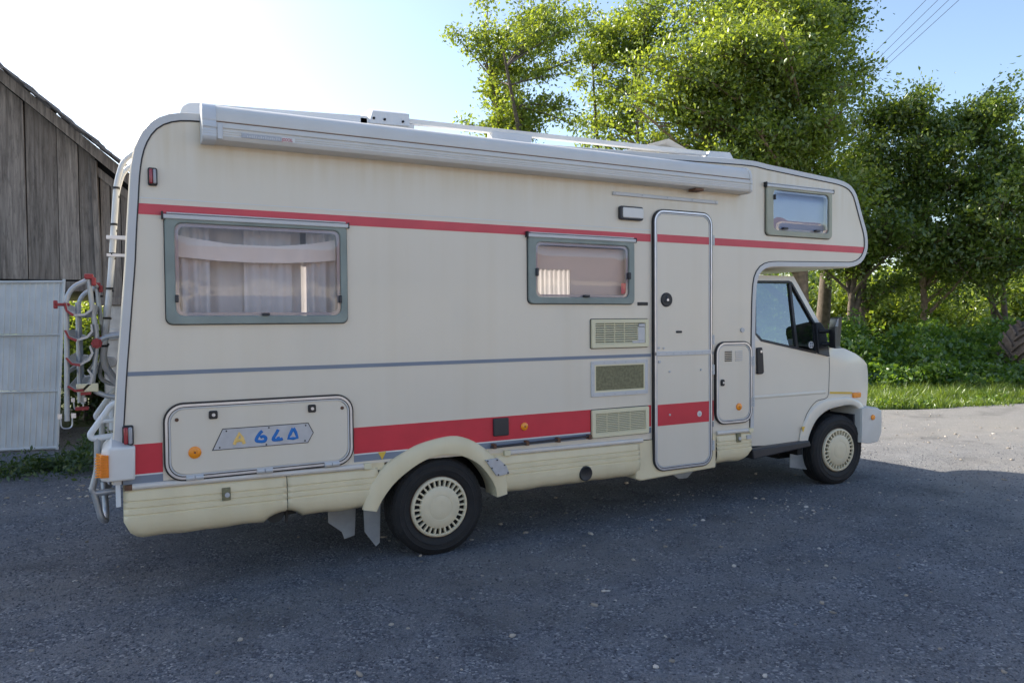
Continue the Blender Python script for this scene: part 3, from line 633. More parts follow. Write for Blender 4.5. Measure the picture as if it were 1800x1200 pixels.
# --- marker lamps, rear lamp cluster
def marker(x0, x1, z0, z1):
    q = MB().prism(rr(x0, x1, z0, z1, .010, 3), -.020, .001).build('marker_lamp', 'black', camper, bevel=.004); xm = x0+(x1-x0)*.5
    MB().box(x0+.006, xm, -.034, -.015, z0+.008, z1-.008).build('red_lens', 'redlens', q, bevel=.006); MB().box(xm+.001, x1-.006, -.034, -.015, z0+.008, z1-.008).build('clear_lens', 'clearlens', q, bevel=.006)
marker(-1.598, -1.553, 2.163, 2.254); marker(-1.739, -1.688, .838, .940)
lh = MB().add([(-1.815, -.045, .665), (-1.686, -.045, .665), (-1.682, -.045, .832), (-1.80, -.045, .832), (-1.84, .0, .665), (-1.84, .30, .665), (-1.68, .30, .665), (-1.835, .0, .812), (-1.79, .0, .865), (-1.79, .30, .865), (-1.68, .30, .87), (-1.835, .30, .812)],
              [(0, 1, 2, 3), (0, 3, 7, 4), (3, 2, 10, 9, 8), (3, 8, 7), (7, 8, 9, 11), (4, 7, 11, 5), (0, 4, 5, 6, 1), (1, 6, 10, 2), (5, 11, 9, 10, 6)]).build('rear_lamp_housing', 'whiteplastic', camper, bevel=.010, seg=3)
ol = MB().add([(-1.802, -.052, .690), (-1.802, -.052, .800), (-1.838, -.048, .806), (-1.838, -.048, .688), (-1.858, .02, .690), (-1.858, .02, .806), (-1.80, .02, .69), (-1.80, .02, .80)], [(0, 3, 2, 1), (3, 4, 5, 2), (1, 2, 5, 7), (0, 6, 4, 3)]).build('indicator_lens', 'orange', lh, bevel=.003)
b = MB()
for k in range(8): b.box(-1.862, -1.803, -.056, -.04, .695+.0135*k, .700+.0135*k)
for k in range(3): b.box(-1.832+.012*k, -1.829+.012*k, -.056, -.045, .690, .803)
b.build('lens_ribs', 'orange', ol)
MB().box(-1.775, -1.752, .0, .05, .525, .662).build('lamp_bracket', 'tubewhite', camper, bevel=.003)
b = MB()
for z in (.68, .87, .91): pass
# rear ladder
for y in (.62, .96):
    ld = MB().tube(bend([(-1.56, y, 2.50), (-1.63, y, 2.465), (-1.705, y, 2.40), (-1.742, y, 2.27), (-1.782, y, 1.75), (-1.818, y, 1.38), (-1.835, y, 1.22), (-1.76, y, 1.10)], .07), .0155, 10).build('ladder_rail', 'tubewhite', camper, smooth=60)
    b = MB()
    for z, x in ((2.24, -1.745), (2.03, -1.761), (1.86, -1.774), (1.66, -1.790), (1.49, -1.807), (1.33, -1.822)): b.lathe([(.0005, -.006), (.021, -.006), (.021, .006), (.0005, .006)], 0, 0, 12); n_ = 12*4; b.v[-n_:] = [(px+x, pz+y, py+z) for px, py, pz in b.v[-n_:]]
    b.build('rubber_collars', 'black', ld)
for z, x in ((2.20, -1.748), (1.92, -1.770), (1.64, -1.792), (1.36, -1.820)): MB().tube([(x, .62, z), (x, .96, z)], .012, 8).build('ladder_rung', 'tubewhite', camper, smooth=60)
b = MB().box(-1.80, -1.66, .60, .64, 1.945, 1.965).box(-1.80, -1.67, .60, .64, 1.845, 1.86); b.build('ladder_bracket', 'alu', camper)
# bicycle carrier folded up on the rear wall
rackT = []
for y, dx in ((.40, 0), (1.35, .012)):
    rk = MB().tube(bend([(-1.885+dx, y, 1.70), (-1.868+dx, y, 1.52), (-1.850+dx, y, 1.37), (-1.880+dx, y, 1.12), (-1.865+dx, y, 1.085), (-1.80, y, 1.055), (-1.745, y, 1.052)], .05), .0135, 10).build('carrier_frame_tube', 'tube', camper, smooth=60); rackT.append(rk)
    MB().tube(bend([(-1.885+dx, y, 1.70), (-1.962+dx, y, 1.655), (-1.990+dx, y, 1.60), (-2.002+dx*3, y, .935)], .06), .0135, 10).build('carrier_platform_tube', 'tube', camper, smooth=60)
    MB().tube(bend([(-1.853+dx, y, 1.355), (-1.815, y, 1.385), (-1.735, y, 1.395)], .05), .014, 10).build('carrier_arm', 'tube', camper, smooth=60)
    kb = MB()
    for a in range(8): t = 2*math.pi*a/8; kb.box(-1.853+.018*math.cos(t)-.009, -1.853+.018*math.cos(t)+.009, y-.040, y-.016, 1.352+.018*math.sin(t)-.009, 1.352+.018*math.sin(t)+.009)
    kb.box(-1.868, -1.838, y-.045, y-.016, 1.337, 1.367).build('clamp_knob', 'redplastic', rk, bevel=.003)
    MB().box(-1.905+dx, -1.862+dx, y-.03, y+.03, 1.70, 1.728).box(-1.872+dx, -1.85+dx, y-.03, y+.03, 1.665, 1.71).build('top_clamp', 'redplastic', rk, bevel=.005)
    ub = MB().tube(bend([(-2.030+dx, y-.005, .975), (-2.030+dx, y-.005, .895), (-1.978+dx, y-.005, .895), (-1.978+dx, y-.005, .975)], .026), .004, 6).box(-2.045+dx, -2.025+dx, y-.012, y+.005, .95, .975).box(-1.982+dx, -1.960+dx, y-.012, y+.005, .95, .975).build('u_bolt', 'alu', rk, smooth=60)
MB().tube([(-1.885, .40, 1.70), (-1.873, 1.35, 1.70)], .013, 10).build('carrier_cross_tube', 'tube', camper, smooth=60)
MB().tube([(-1.995, .40, 1.20), (-1.97, 1.35, 1.20)], .013, 10).build('carrier_cross_tube', 'tube', camper, smooth=60)
MB().tube([(-1.945, .52, 1.58), (-1.945, .52, 1.02)], .013, 10).build('carrier_upright', 'tube', camper, smooth=60)
for k, (z, tl) in enumerate(((1.535, 0), (1.405, 14), (1.275, 28), (1.140, 42))):
    x = -1.936+.004*k; P = []; 
    sec = [(-.045, .022), (-.040, -.006), (-.018, -.024), (.022, -.022), (.048, -.004), (.052, .024), (.046, .024), (.040, 0), (.020, -.014), (-.014, -.016), (-.034, -.002), (-.038, .022)]
    sec = [(px*1.35, pz*1.5) for px, pz in sec]; ca, sa = math.cos(rad(tl)), math.sin(rad(tl)); S = [(x+px*ca-pz*sa, z+px*sa+pz*ca) for px, pz in sec]
    q = MB().prism(S, .36, 1.55).build('wheel_gutter', 'tube', camper, smooth=30)
    E_ = [(x+px*1.06*ca-pz*1.06*sa, z+px*1.06*sa+pz*1.06*ca) for px, pz in sec[:3]+sec[9:]]
    MB().prism(E_, .345, .375).build('gutter_end_cap', 'redplastic', q)
MB().box(-1.955, -1.850, .36, .375, 1.090, 1.135).build('carrier_foot_plate', 'vent', camper, bevel=.004)
for bx_ in ((-1.935, -1.885, .37, .45, 1.072, 1.092), (-1.965, -1.90, .42, .47, .985, 1.003)): MB().box(*bx_).build('carrier_clamp', 'redplastic', camper, bevel=.004)
MB().box(-2.045, -1.975, .37, .41, 1.554, 1.570).box(-2.05, -2.032, .37, .42, 1.540, 1.584).build('carrier_clamp', 'redplastic', camper, bevel=.004)
# lower tube guard
for y in (.16, 1.05):
    tg = MB().tube(bend([(-1.755, y, 1.045), (-1.79, y, 1.03), (-1.888, y, .885), (-1.878, y, .862), (-1.735, y, .872)], .035), .0165, 10).build('guard_tube', 'tubewhite', camper, smooth=60)
    MB().tube(bend([(-1.855, y, .865), (-1.858, y, .70), (-1.885, y, .595), (-1.87, y, .575), (-1.755, y, .582)], .04), .0165, 10).build('guard_tube', 'tube', camper, smooth=60)
    MB().tube(bend([(-1.875, y, .582), (-1.845, y, .44), (-1.825, y+.03, .415), (-1.825, y+.12, .44), (-1.835, y+.16, .60)], .05), .0165, 10).build('guard_loop', 'tube', camper, smooth=60)
    MB().tube([(-1.79, y+.25, 1.03), (-1.79, y+.25, .87)], .014, 8).build('guard_strut', 'tubewhite', camper, smooth=60)
MB().tube([(-1.845, .16, .95), (-1.73, .16, .955)], .012, 8).build('guard_strut', 'tubewhite', camper, smooth=60)

# --- awning cassette
AX0, AX1 = -1.345, 2.520
def awn(x): return .012*(x-AX0)/(AX1-AX0)
prof = [(.0, 2.600), (-.035, 2.604), (-.075, 2.590), (-.105, 2.565), (-.118, 2.535), (-.121, 2.505), (-.118, 2.500), (-.122, 2.495), (-.126, 2.470), (-.119, 2.464), (-.121, 2.458), (-.1235, 2.452), (-.121, 2.446), (-.1235, 2.440), (-.121, 2.434), (-.1235, 2.428), (-.121, 2.420), (-.112, 2.408), (-.085, 2.402), (.0, 2.404)]
def sect(x0, x1, pr, dz=0):
    n = len(pr); V = [(x0, y, z+awn(x0)+dz) for y, z in pr]+[(x1, y, z+awn(x1)+dz) for y, z in pr]
    return MB().add(V, [tuple(range(n)), tuple(range(2*n-1, n-1, -1))]+[(i, i+1, n+i+1, n+i) for i in range(n-1)]+[(n-1, 0, n, 2*n-1)])
aw = sect(AX0+.06, AX1-.02, prof).build('awning_cassette', 'awning', camper, smooth=35)
cap = [(y*1.03-.002, 2.502+(z-2.502)*1.05) for y, z in prof]
sect(AX0, AX0+.068, cap).build('awning_end_cap', 'awncap', aw, smooth=35, bevel=.006); sect(AX1-.025, AX1, cap).build('awning_end_cap', 'awning', aw, smooth=35, bevel=.006)
MB().add([(AX0+.068, -.1235, 2.497), (AX1-.02, -.1235, 2.509), (AX1-.02, -.1235, 2.5125), (AX0+.068, -.1235, 2.5005), (AX0+.068, -.11, 2.497), (AX1-.02, -.11, 2.509), (AX1-.02, -.11, 2.5125), (AX0+.068, -.11, 2.5005)], [(0, 1, 2, 3), (0, 4, 5, 1), (3, 2, 6, 7)]).build('lead_rail_gap', 'rust', aw)
MB().box(AX0+.072, AX0+.098, -.1275, -.11, 2.41, 2.492).build('lead_rail_end', 'awncap', aw, bevel=.003)
lb = MB().box(-1.155, -.952, -.1275, -.118, 2.428, 2.452).build('maker_plate', 'label_grey', aw)
MB().box(-.951, -.880, -.1270, -.118, 2.428, 2.452).build('maker_badge', 'paleline', aw)
text_mesh('badge_lettering', 'JOOCKL', .024, 'redprint', aw, (-.949, -.1282, 2.4315), xr=.62, shear=.15)
b = MB()
for k in range(15): b.box(-1.128+.0115*k, -1.122+.0115*k+random.uniform(-.001, .002), -.1283, -.12, 2.433, 2.433+random.uniform(.008, .014))
b.build('plate_lettering', 'alupaint', aw)
MB().box(1.98, 2.06, -.10, -.02, 2.395, 2.412).build('awning_bracket', 'rust', aw, bevel=.004)

# --- roof equipment
def roofz(x): return np.interp(x, [-1.4, .955, 2.45, 2.66, 2.8, 3.62], [2.565, 2.633, 2.692, 2.696, 2.684, 2.633])
rc = catmull([(-1.425, 0, 2.56), (-1.42, 0, 2.63), (-1.395, 0, 2.668), (-1.34, 0, 2.686), (-1.16, 0, 2.693), (-.36, 0, 2.733)], 5)
n = len(rc); V = [(p.x, .26, p.z) for p in rc]+[(p.x, 1.95, p.z) for p in rc]+[(p.x, .26, roofz(p.x)-.01) for p in rc]
MB().add(V, [(i, i+1, n+i+1, n+i) for i in range(n-1)]+[(2*n+i, 2*n+i+1, i+1, i) for i in range(n-1)]).build('roof_fairing', 'roofwhite', camper, smooth=50)
MB().box(-.40, -.05, .26, .30, 2.66, 2.718).build('rail_foot_board', 'whiteplastic', camper)
br = MB().add([(-.345, .25, 2.69), (-.085, .25, 2.70), (-.085, .25, 2.775), (-.325, .25, 2.768), (-.32, .33, 2.80), (-.09, .33, 2.81), (-.09, .62, 2.81), (-.32, .62, 2.80), (-.42, .62, 2.72), (-.42, .33, 2.72), (-.06, .33, 2.72), (-.06, .62, 2.72)],
              [(0, 1, 2, 3), (3, 2, 5, 4), (4, 5, 6, 7), (9, 4, 7, 8), (3, 4, 9, 0), (2, 1, 10, 5), (5, 10, 11, 6)]).build('roof_bracket', 'awncap', camper, bevel=.004)
b = MB()
for x in (-.32, -.25, -.13): b.disc(x, 2.722, .008, .243, .252, 10)
b.build('bracket_bolts', 'dark', br)
n = 12; xs = np.linspace(-.10, 2.42, n)
V = []
for x in xs:
    zc = np.interp(x, [-.1, 2.42], [2.736, 2.780]); V += [(x, .26, zc-.016), (x, .26, zc+.014), (x, .30, zc+.016), (x, .30, zc-.018)]
MB().add(V, [(i*4+k, i*4+(k+1) % 4, (i+1)*4+(k+1) % 4, (i+1)*4+k) for i in range(n-1) for k in range(4)]).build('roof_rail', 'whiteplastic', camper)
V = []
for x in xs:
    zc = np.interp(x, [-.1, 2.42], [2.755, 2.80]); V += [(x, 1.86, zc-.020), (x, 1.86, zc+.014), (x, 1.90, zc+.016), (x, 1.90, zc-.022)]
MB().add(V, [(i*4+k, i*4+(k+1) % 4, (i+1)*4+(k+1) % 4, (i+1)*4+k) for i in range(n-1) for k in range(4)]).build('roof_rail', 'whiteplastic', camper)
MB().add([(.505, .25, 2.672), (.81, .25, 2.690), (.81, .25, 2.742), (.505, .25, 2.735), (.505, .33, 2.672), (.81, .33, 2.690), (.81, .33, 2.742), (.505, .33, 2.735)], [(0, 1, 2, 3), (4, 7, 6, 5), (3, 2, 6, 7), (0, 4, 5, 1), (0, 3, 7, 4), (1, 5, 6, 2)]).build('rail_foot_board', 'awncap', camper, bevel=.003)
MB().add([(2.40, .25, 2.68), (2.71, .25, 2.70), (2.71, .25, 2.745), (2.66, .25, 2.808), (2.44, .25, 2.798), (2.40, .33, 2.68), (2.71, .33, 2.70), (2.71, .33, 2.745), (2.66, .33, 2.808), (2.44, .33, 2.798)],
         [(0, 1, 2, 3, 4), (5, 9, 8, 7, 6), (4, 3, 8, 9), (3, 2, 7, 8), (0, 4, 9, 5), (1, 6, 7, 2), (0, 5, 6, 1)]).build('rail_foot_board', 'awncap', camper, bevel=.003)
MB().box(2.66, 2.78, .20, .26, 2.66, 2.705).build('roof_seam_block', 'cream', camper, bevel=.01)
# skylight with its lid propped open
sk = MB().ring([(1.60, .45), (2.45, .45), (2.45, 1.25), (1.60, 1.25)], [(1.64, .49), (2.41, .49), (2.41, 1.21), (1.64, 1.21)], 0, 0.05)
sk.v = [(x, z, 2.675+y+.03*(x-1.6)) for x, y, z in sk.v]; skf = sk.build('skylight_frame', 'whiteplastic', camper)
lid = MB().add([(1.72, .46, 2.765), (2.20, .46, 2.915), (2.54, .46, 2.80), (1.72, 1.2, 2.765), (2.20, 1.2, 2.915), (2.54, 1.2, 2.80), (1.76, .50, 2.755), (2.20, .50, 2.885), (2.49, .50, 2.79), (1.76, 1.16, 2.755), (2.20, 1.16, 2.885), (2.49, 1.16, 2.79)],
               [(0, 1, 4, 3), (1, 2, 5, 4), (6, 9, 10, 7), (7, 10, 11, 8), (0, 6, 7, 1), (1, 7, 8, 2), (3, 4, 10, 9), (4, 5, 11, 10), (0, 3, 9, 6), (2, 8, 11, 5)]).build('skylight_lid', 'whiteplastic', camper)
b = MB()
for k in range(7): b.tube([(1.80+.1*k, .52, 2.73), (1.85+.1*k, .52, 2.79+(.04 if k in (3, 4) else 0))], .005, 5)
b.build('skylight_stays', 'vent', camper)

# ------------------------------------------------------------ cab
zb = lambda x: 1.30-.185*(x-2.7)
def fy_low(x, z):
    y = .10
    if x > 3.85: y += .42*(x-3.85)**2
    if z < .75: y += .10*(.75-z)**2
    if z > 1.02 and x > 3.68: y += .9*(z-1.02)**2
    return y
fy_up = lambda x, z: .10+max(0, z-zb(x))*.16
def unp(u, v, up=True):
    y = .1
    for _ in range(4):
        d = CF+(u-900)/F_PX*CR+(v-600)/F_PX*CD; t = (y-CAM[1])/d[1]; p = CAM+t*d; y = fy_up(p[0], p[2]) if up else .1
    return p[0], p[2]
ARCI = sm([(3.385, .385)]+[unp(*q, up=False) for q in ((1421, 764), (1433, 738), (1452, 721), (1477, 713.5), (1496, 711.5), (1508, 719), (1514.5, 735))]+[(4.055, .47)])
ARCO = sm([(3.30, .40)]+[unp(*q, up=False) for q in ((1408, 757), (1420, 726), (1439, 706), (1468, 698), (1497, 698), (1514, 709), (1522, 730))]+[(4.09, .47)])
low = [(2.68, .43), (2.68, zb(2.68)), (3.662, zb(3.662)), (3.664, 1.205), (3.78, 1.203), (3.89, 1.190), (4.06, 1.133), (4.20, 1.070), (4.262, 1.030), (4.288, .95), (4.292, .83), (4.25, .652), (4.12, .60)]+ARCI[::-1]+[(3.37, .395)]
CXS = [2.9, 3.2, 3.45]+[3.86+.04*k for k in range(11)]; CZS = [.5, .6, .7, .8, .9, 1.0, 1.05, 1.1, 1.15]
side = filled('cab_side', low, [], 'cabwhite', camper, fy=fy_low, cx=CXS, cz=CZS, smooth=30)
filled('cab_side', low, [], 'cabwhite', camper, fy=lambda x, z: W-fy_low(x, z), cx=CXS, cz=CZS, smooth=30)
roofL = unp(1326, 483); roofR = unp(1395, 485.5); p2 = unp(1440, 566); p3 = unp(1449, 580); p4 = (3.662, zb(3.662))
WIN = [unp(*q) for q in ((1326, 493.5), (1386, 494), (1391, 496), (1394, 500.5), (1432, 568), (1434.5, 590), (1435.5, 618), (1434, 621.5), (1346, 603.5), (1338, 600), (1332.5, 593), (1326, 585))]
upo = [(2.68, zb(2.68)), (3.662, zb(3.662)), p3, p2, roofR, roofL, (2.68, roofL[1])]
# keep every point on or above the belt line
WIN = [(x, max(z, zb(x)+.004)) for x, z in WIN]
filled('cab_pillar_frame', upo, [WIN], 'cabwhite', camper, fy=fy_up, thick=.03)
filled('cab_pillar_frame', upo, [WIN], 'cabwhite', camper, fy=lambda x, z: W-fy_up(x, z)-.03, thick=.03)
def shrink(P, d):
    c = np.mean(P, axis=0); P = np.array(P); n = len(P); out = []
    for i in range(n):
        a, b_, c_ = P[i-1], P[i], P[(i+1) % n]; t = c_-a; nn = np.array([-t[1], t[0]]); nn /= np.linalg.norm(nn)+1e-9
        if np.dot(nn, c-b_) < 0: nn = -nn
        out.append(tuple(b_+nn*d))
    return out
def ringm(A, B, fy, y0, y1):
    b_ = MB().ring(A, B, y0, y1); b_.v = [(x, fy(x, z)+y, z) for x, y, z in b_.v]; return b_
WS = shrink(WIN, .017)
ringm(shrink(WIN, -.003), WS, fy_up, -.005, .02).build('window_rubber', 'black', camper)
gp = MB().add([(x, fy_up(x, z)+.012, z) for x, z in WIN], [tuple(range(len(WIN)))]).build('cab_window', carglass, camper)
gp2 = MB().add([(x, W-fy_up(x, z)-.012, z) for x, z in WIN], [tuple(range(len(WIN)))]).build('cab_window', carglass, camper)
d0, d1 = unp(1388.5, 499), unp(1401, 612)
MB().add([(d0[0]-.013, fy_up(*d0)-.003, d0[1]), (d0[0]+.013, fy_up(*d0)-.003, d0[1]), (d1[0]+.013, fy_up(*d1)-.003, d1[1]), (d1[0]-.013, fy_up(*d1)-.003, d1[1])]+[(d0[0]-.013, fy_up(*d0)+.02, d0[1]), (d0[0]+.013, fy_up(*d0)+.02, d0[1]), (d1[0]+.013, fy_up(*d1)+.02, d1[1]), (d1[0]-.013, fy_up(*d1)+.02, d1[1])], [(0, 1, 2, 3), (0, 4, 5, 1), (1, 5, 6, 2), (0, 3, 7, 4)]).build('window_divider', 'black', camper)
# stickers on the glass
sx_, sz_ = unp(1427, 606); MB().disc(sx_, sz_, .030, fy_up(sx_, sz_)+.005, fy_up(sx_, sz_)+.009, 20).build('round_sticker', 'sticker', gp)
b = MB()
for a in range(4): t = rad(45+90*a); b.disc(sx_+.016*math.cos(t), sz_+.016*math.sin(t), .0075, fy_up(sx_, sz_)+.002, fy_up(sx_, sz_)+.006, 8)
b.build('sticker_emblem', 'greystripe', gp)
s0 = unp(1388, 596); s1_ = unp(1398, 606); MB().box(s0[0], s1_[0], .135, .138, s1_[1], s0[1]).build('paper_sticker', 'sticker', gp)
# door shut lines, swage, handle
def line(P, w_, name, m, y=-.0015, fy=fy_low):
    b_ = MB()
    for a, c in zip(P[:-1], P[1:]):
        a, c = np.array(a), np.array(c); t = (c-a)/np.linalg.norm(c-a); nn = np.array([-t[1], t[0]])*w_
        q = [a+nn, a-nn, c-nn, c+nn]; b_.add([(x, fy(x, z)+y, z) for x, z in q], [(0, 1, 2, 3)])
    return b_.build(name, m, camper)
seam = sm([(3.664, 1.118), (3.668, 1.02), (3.664, .90), (3.655, .80), (3.62, .765), (3.50, .745), (3.40, .66), (3.345, .55), (3.32, .42)])
line(seam, .0028, 'door_seam', 'black')
sw = MB()
for (z, x0, x1) in ((.815, 2.70, 3.62),):
    sw.add([(x0, .092, z+.010), (x1, .092, z+.010), (x1, .0955, z-.002), (x0, .0955, z-.002), (x0, .101, z+.02), (x1, .101, z+.02), (x1, .101, z-.012), (x0, .101, z-.012)], [(0, 1, 2, 3), (4, 5, 1, 0), (3, 2, 6, 7), (1, 5, 6, 2)])
sw.build('door_swage', 'cabwhite', camper, smooth=60)
h0 = MB().prism([(2.792, 1.222), (2.85, 1.226), (2.862, 1.16), (2.872, 1.02), (2.855, 1.008), (2.795, 1.008)], .082, .101).build('door_handle', 'black', camper, bevel=.008); MB().disc(2.832, 1.192, .011, .076, .084, 12).build('key_cylinder', 'alu', h0)
line([(3.672+.03*k, .812-.0018*k) for k in range(11)], .009, 'yellow_tape', 'yellow', y=-.004)
q = MB().box(3.975, 4.085, .095, .17, .748, .796).build('side_indicator', 'orange', camper, bevel=.008)
af2 = arch(ARCO, ARCI, [(0, .102), (.05, .093), (.25, .088), (.9, .084), (1, .090), (1.0, .15), (.97, .25)], 'front_wheel_arch', 'cabwhite')
MB().prism([(3.305, .545), (3.345, .545), (3.325, .50)], .080, .084).build('yellow_marker', 'yellow', camper)
MB().box(3.36, 4.10, .38, 1.82, .22, .72).box(3.30, 3.36, .12, .5, .30, .62).box(4.06, 4.10, .16, .5, .36, .62).box(3.34, 4.1, .16, .40, .72, .76).build('wheel_housing', 'dark', camper)
MB().add([(2.69, .03, .415), (3.38, .06, .425), (3.40, .06, .375), (2.70, .03, .335), (2.69, .3, .415), (3.38, .3, .425), (3.40, .3, .375), (2.70, .3, .335)], [(0, 3, 2, 1), (0, 1, 5, 4), (3, 7, 6, 2), (0, 4, 7, 3), (1, 2, 6, 5)]).build('side_step', 'blackplastic', camper, bevel=.01)
MB().add([(3.38, .26, .36), (3.62, .22, .36), (3.63, .22, .118), (3.37, .26, .165)], [(0, 1, 2, 3)]).build('mudflap', 'flap', camper).modifiers.new('t', 'SOLIDIFY').thickness = .008
# hood and nose, windscreen, cab roof
HP = [(3.664, 1.205), (3.78, 1.203), (3.89, 1.190), (4.06, 1.133), (4.20, 1.070), (4.262, 1.030), (4.288, .95), (4.292, .83), (4.25, .652)]
HP = [(HP[0][0], HP[0][1])]+HP[1:]; ny = 14; V = []
for x, z in HP:
    y0 = fy_low(x, z)
    for j in range(ny+1):
        s_ = j/ny; y = y0+(W-2*y0)*s_; e = 1-(2*s_-1)**2; V.append((x+.035*e*(1 if x > 3.9 else .3), y, z+(.012*e if z > 1.0 else 0)))
Fq = [(i*(ny+1)+j, i*(ny+1)+j+1, (i+1)*(ny+1)+j+1, (i+1)*(ny+1)+j) for i in range(len(HP)-1) for j in range(ny)]
MB().add(V, Fq).build('bonnet', 'cabwhite', camper, smooth=40)
yR = fy_up(*roofR); MB().add([(roofR[0], yR, roofR[1]), (roofR[0], W-yR, roofR[1]), (roofR[0]+.06, W/2, roofR[1]+.02), (2.68, yR, roofR[1]), (2.68, W-yR, roofR[1]), (2.68, W/2, roofR[1]+.03)], [(0, 3, 5, 2), (2, 5, 4, 1)]).build('cab_roof', 'cabwhite', camper)
MB().add([(roofR[0]-.02, yR+.02, roofR[1]-.01), (3.67, .13, 1.21), (3.75, W/2, 1.225), (3.67, W-.13, 1.21), (roofR[0]-.02, W-yR-.02, roofR[1]-.01), (roofR[0]+.05, W/2, roofR[1])], [(0, 1, 2, 5), (5, 2, 3, 4)]).build('windscreen', carglass, camper)
MB().box(4.30, 4.40, .55, 1.65, .70, .86).build('front_grille', 'blackplastic', camper, bevel=.01)
for y0 in (.28, W-.52):
    hl_ = MB().box(4.25, 4.335 if y0 < 1 else 4.335, y0-.03, y0+.26, .70, .88).build('headlight', 'clearlens', camper, bevel=.015)
MB().box(4.255, 4.298, .185, .26, .73, .86).build('corner_lamp', 'redlens', camper, bevel=.01)
bm_ = MB()
BP = [(4.035, .655), (4.16, .662), (4.30, .645), (4.352, .612), (4.360, .52), (4.353, .42), (4.315, .345), (4.20, .335), (4.030, .352)]
rows = [(.050, -.075), (.056, -.05), (.075, -.02), (.12, .005), (.30, .06), (.7, .10), (1.1, .11), (1.5, .10), (1.9, .06), (2.09, .01), (2.155, 0)]
n = len(BP); V = [(x+dx if x > 4.1 else x, y, z) for y, dx in rows for x, z in BP]
Fq = [(a*n+i, a*n+(i+1) % n, (a+1)*n+(i+1) % n, (a+1)*n+i) for a in range(len(rows)-1) for i in range(n)]+[tuple(range(n)), tuple(range((len(rows)-1)*n, len(rows)*n))]
bump_o = MB().add(V, Fq).build('bumper', 'bumper', camper, bevel=.018, seg=3)
MB().lathe([(.024, .048), (.022, .038), (.0005, .036)], 4.175, .570, 18).build('bumper_lamp', 'orange', bump_o, smooth=60)
MB().box(4.01, 4.03, .12, .4, .36, .60).build('splash_guard', 'blackplastic', camper)
# mirror and its black corner base
m0, m1, m2, m3, m4 = unp(1432.5, 567), unp(1440, 566.5), unp(1449, 580), (3.668, zb(3.662)-.006), unp(1436.5, 621.5)
mbv = [m0, m1, m2, (3.655, zb(3.655)+.002), (m4[0], max(m4[1], zb(m4[0])+.002))]
MB().add([(x, fy_up(x, z)-.018, z) for x, z in mbv]+[(x, fy_up(x, z)+.03, z) for x, z in mbv], [(0, 1, 2, 3, 4), (0, 5, 6, 1), (1, 6, 7, 2), (2, 7, 8, 3), (3, 8, 9, 4), (4, 9, 5, 0)]).build('mirror_base', 'blackplastic', camper, bevel=.004)
my = -.055
mi = MB().add([(3.482, my-.05, 1.205), (3.475, my-.05, 1.375), (3.505, my-.05, 1.452), (3.535, my-.05, 1.466), (3.600, my-.03, 1.466), (3.640, my+.03, 1.455), (3.645, my+.03, 1.215), (3.60, my-.03, 1.205),
               (3.62, my+.12, 1.205), (3.615, my+.12, 1.375), (3.63, my+.12, 1.45), (3.65, my+.12, 1.466), (3.70, my+.12, 1.466), (3.73, my+.12, 1.455), (3.735, my+.12, 1.215), (3.70, my+.12, 1.205)],
              [tuple(range(7, -1, -1)), tuple(range(8, 16))]+[(i, (i+1) % 8, 8+(i+1) % 8, 8+i) for i in range(8)]).build('wing_mirror', 'blackplastic', camper, bevel=.012, seg=3)
MB().tube([(3.56, .12, 1.345), (3.64, .03, 1.345)], .018, 8).tube([(3.57, .12, 1.235), (3.65, .03, 1.235)], .016, 8).build('mirror_arm', 'black', mi, smooth=60)
MB().add([(3.4785, my-.052, 1.39), (3.5045, my-.052, 1.45), (3.522, my-.052, 1.455), (3.515, my-.052, 1.385)], [(0, 1, 2, 3)]).build('worn_patch', 'flap', mi)
# cab interior
MB().box(3.00, 3.17, .38, .88, .75, 1.40).box(3.02, 3.13, .50, .76, 1.36, 1.58).box(3.0, 3.5, .38, .90, .72, .86).build('seat', 'seat', camper, bevel=.04, seg=3)
MB().box(3.00, 3.17, 1.30, 1.80, .75, 1.40).box(3.0, 3.5, 1.3, 1.8, .72, .86).build('seat', 'seat', camper, bevel=.04, seg=3)
MB().box(3.48, 3.72, .2, 2.0, .85, 1.16).build('dashboard', 'blackplastic', camper, bevel=.04)
MB().box(2.62, 3.4, .16, 2.04, .40, .46).build('cab_floor', 'under', camper)
MB().box(2.69, 2.71, .2, 2.0, .5, 1.80).build('cab_rear_wall', 'under', camper)

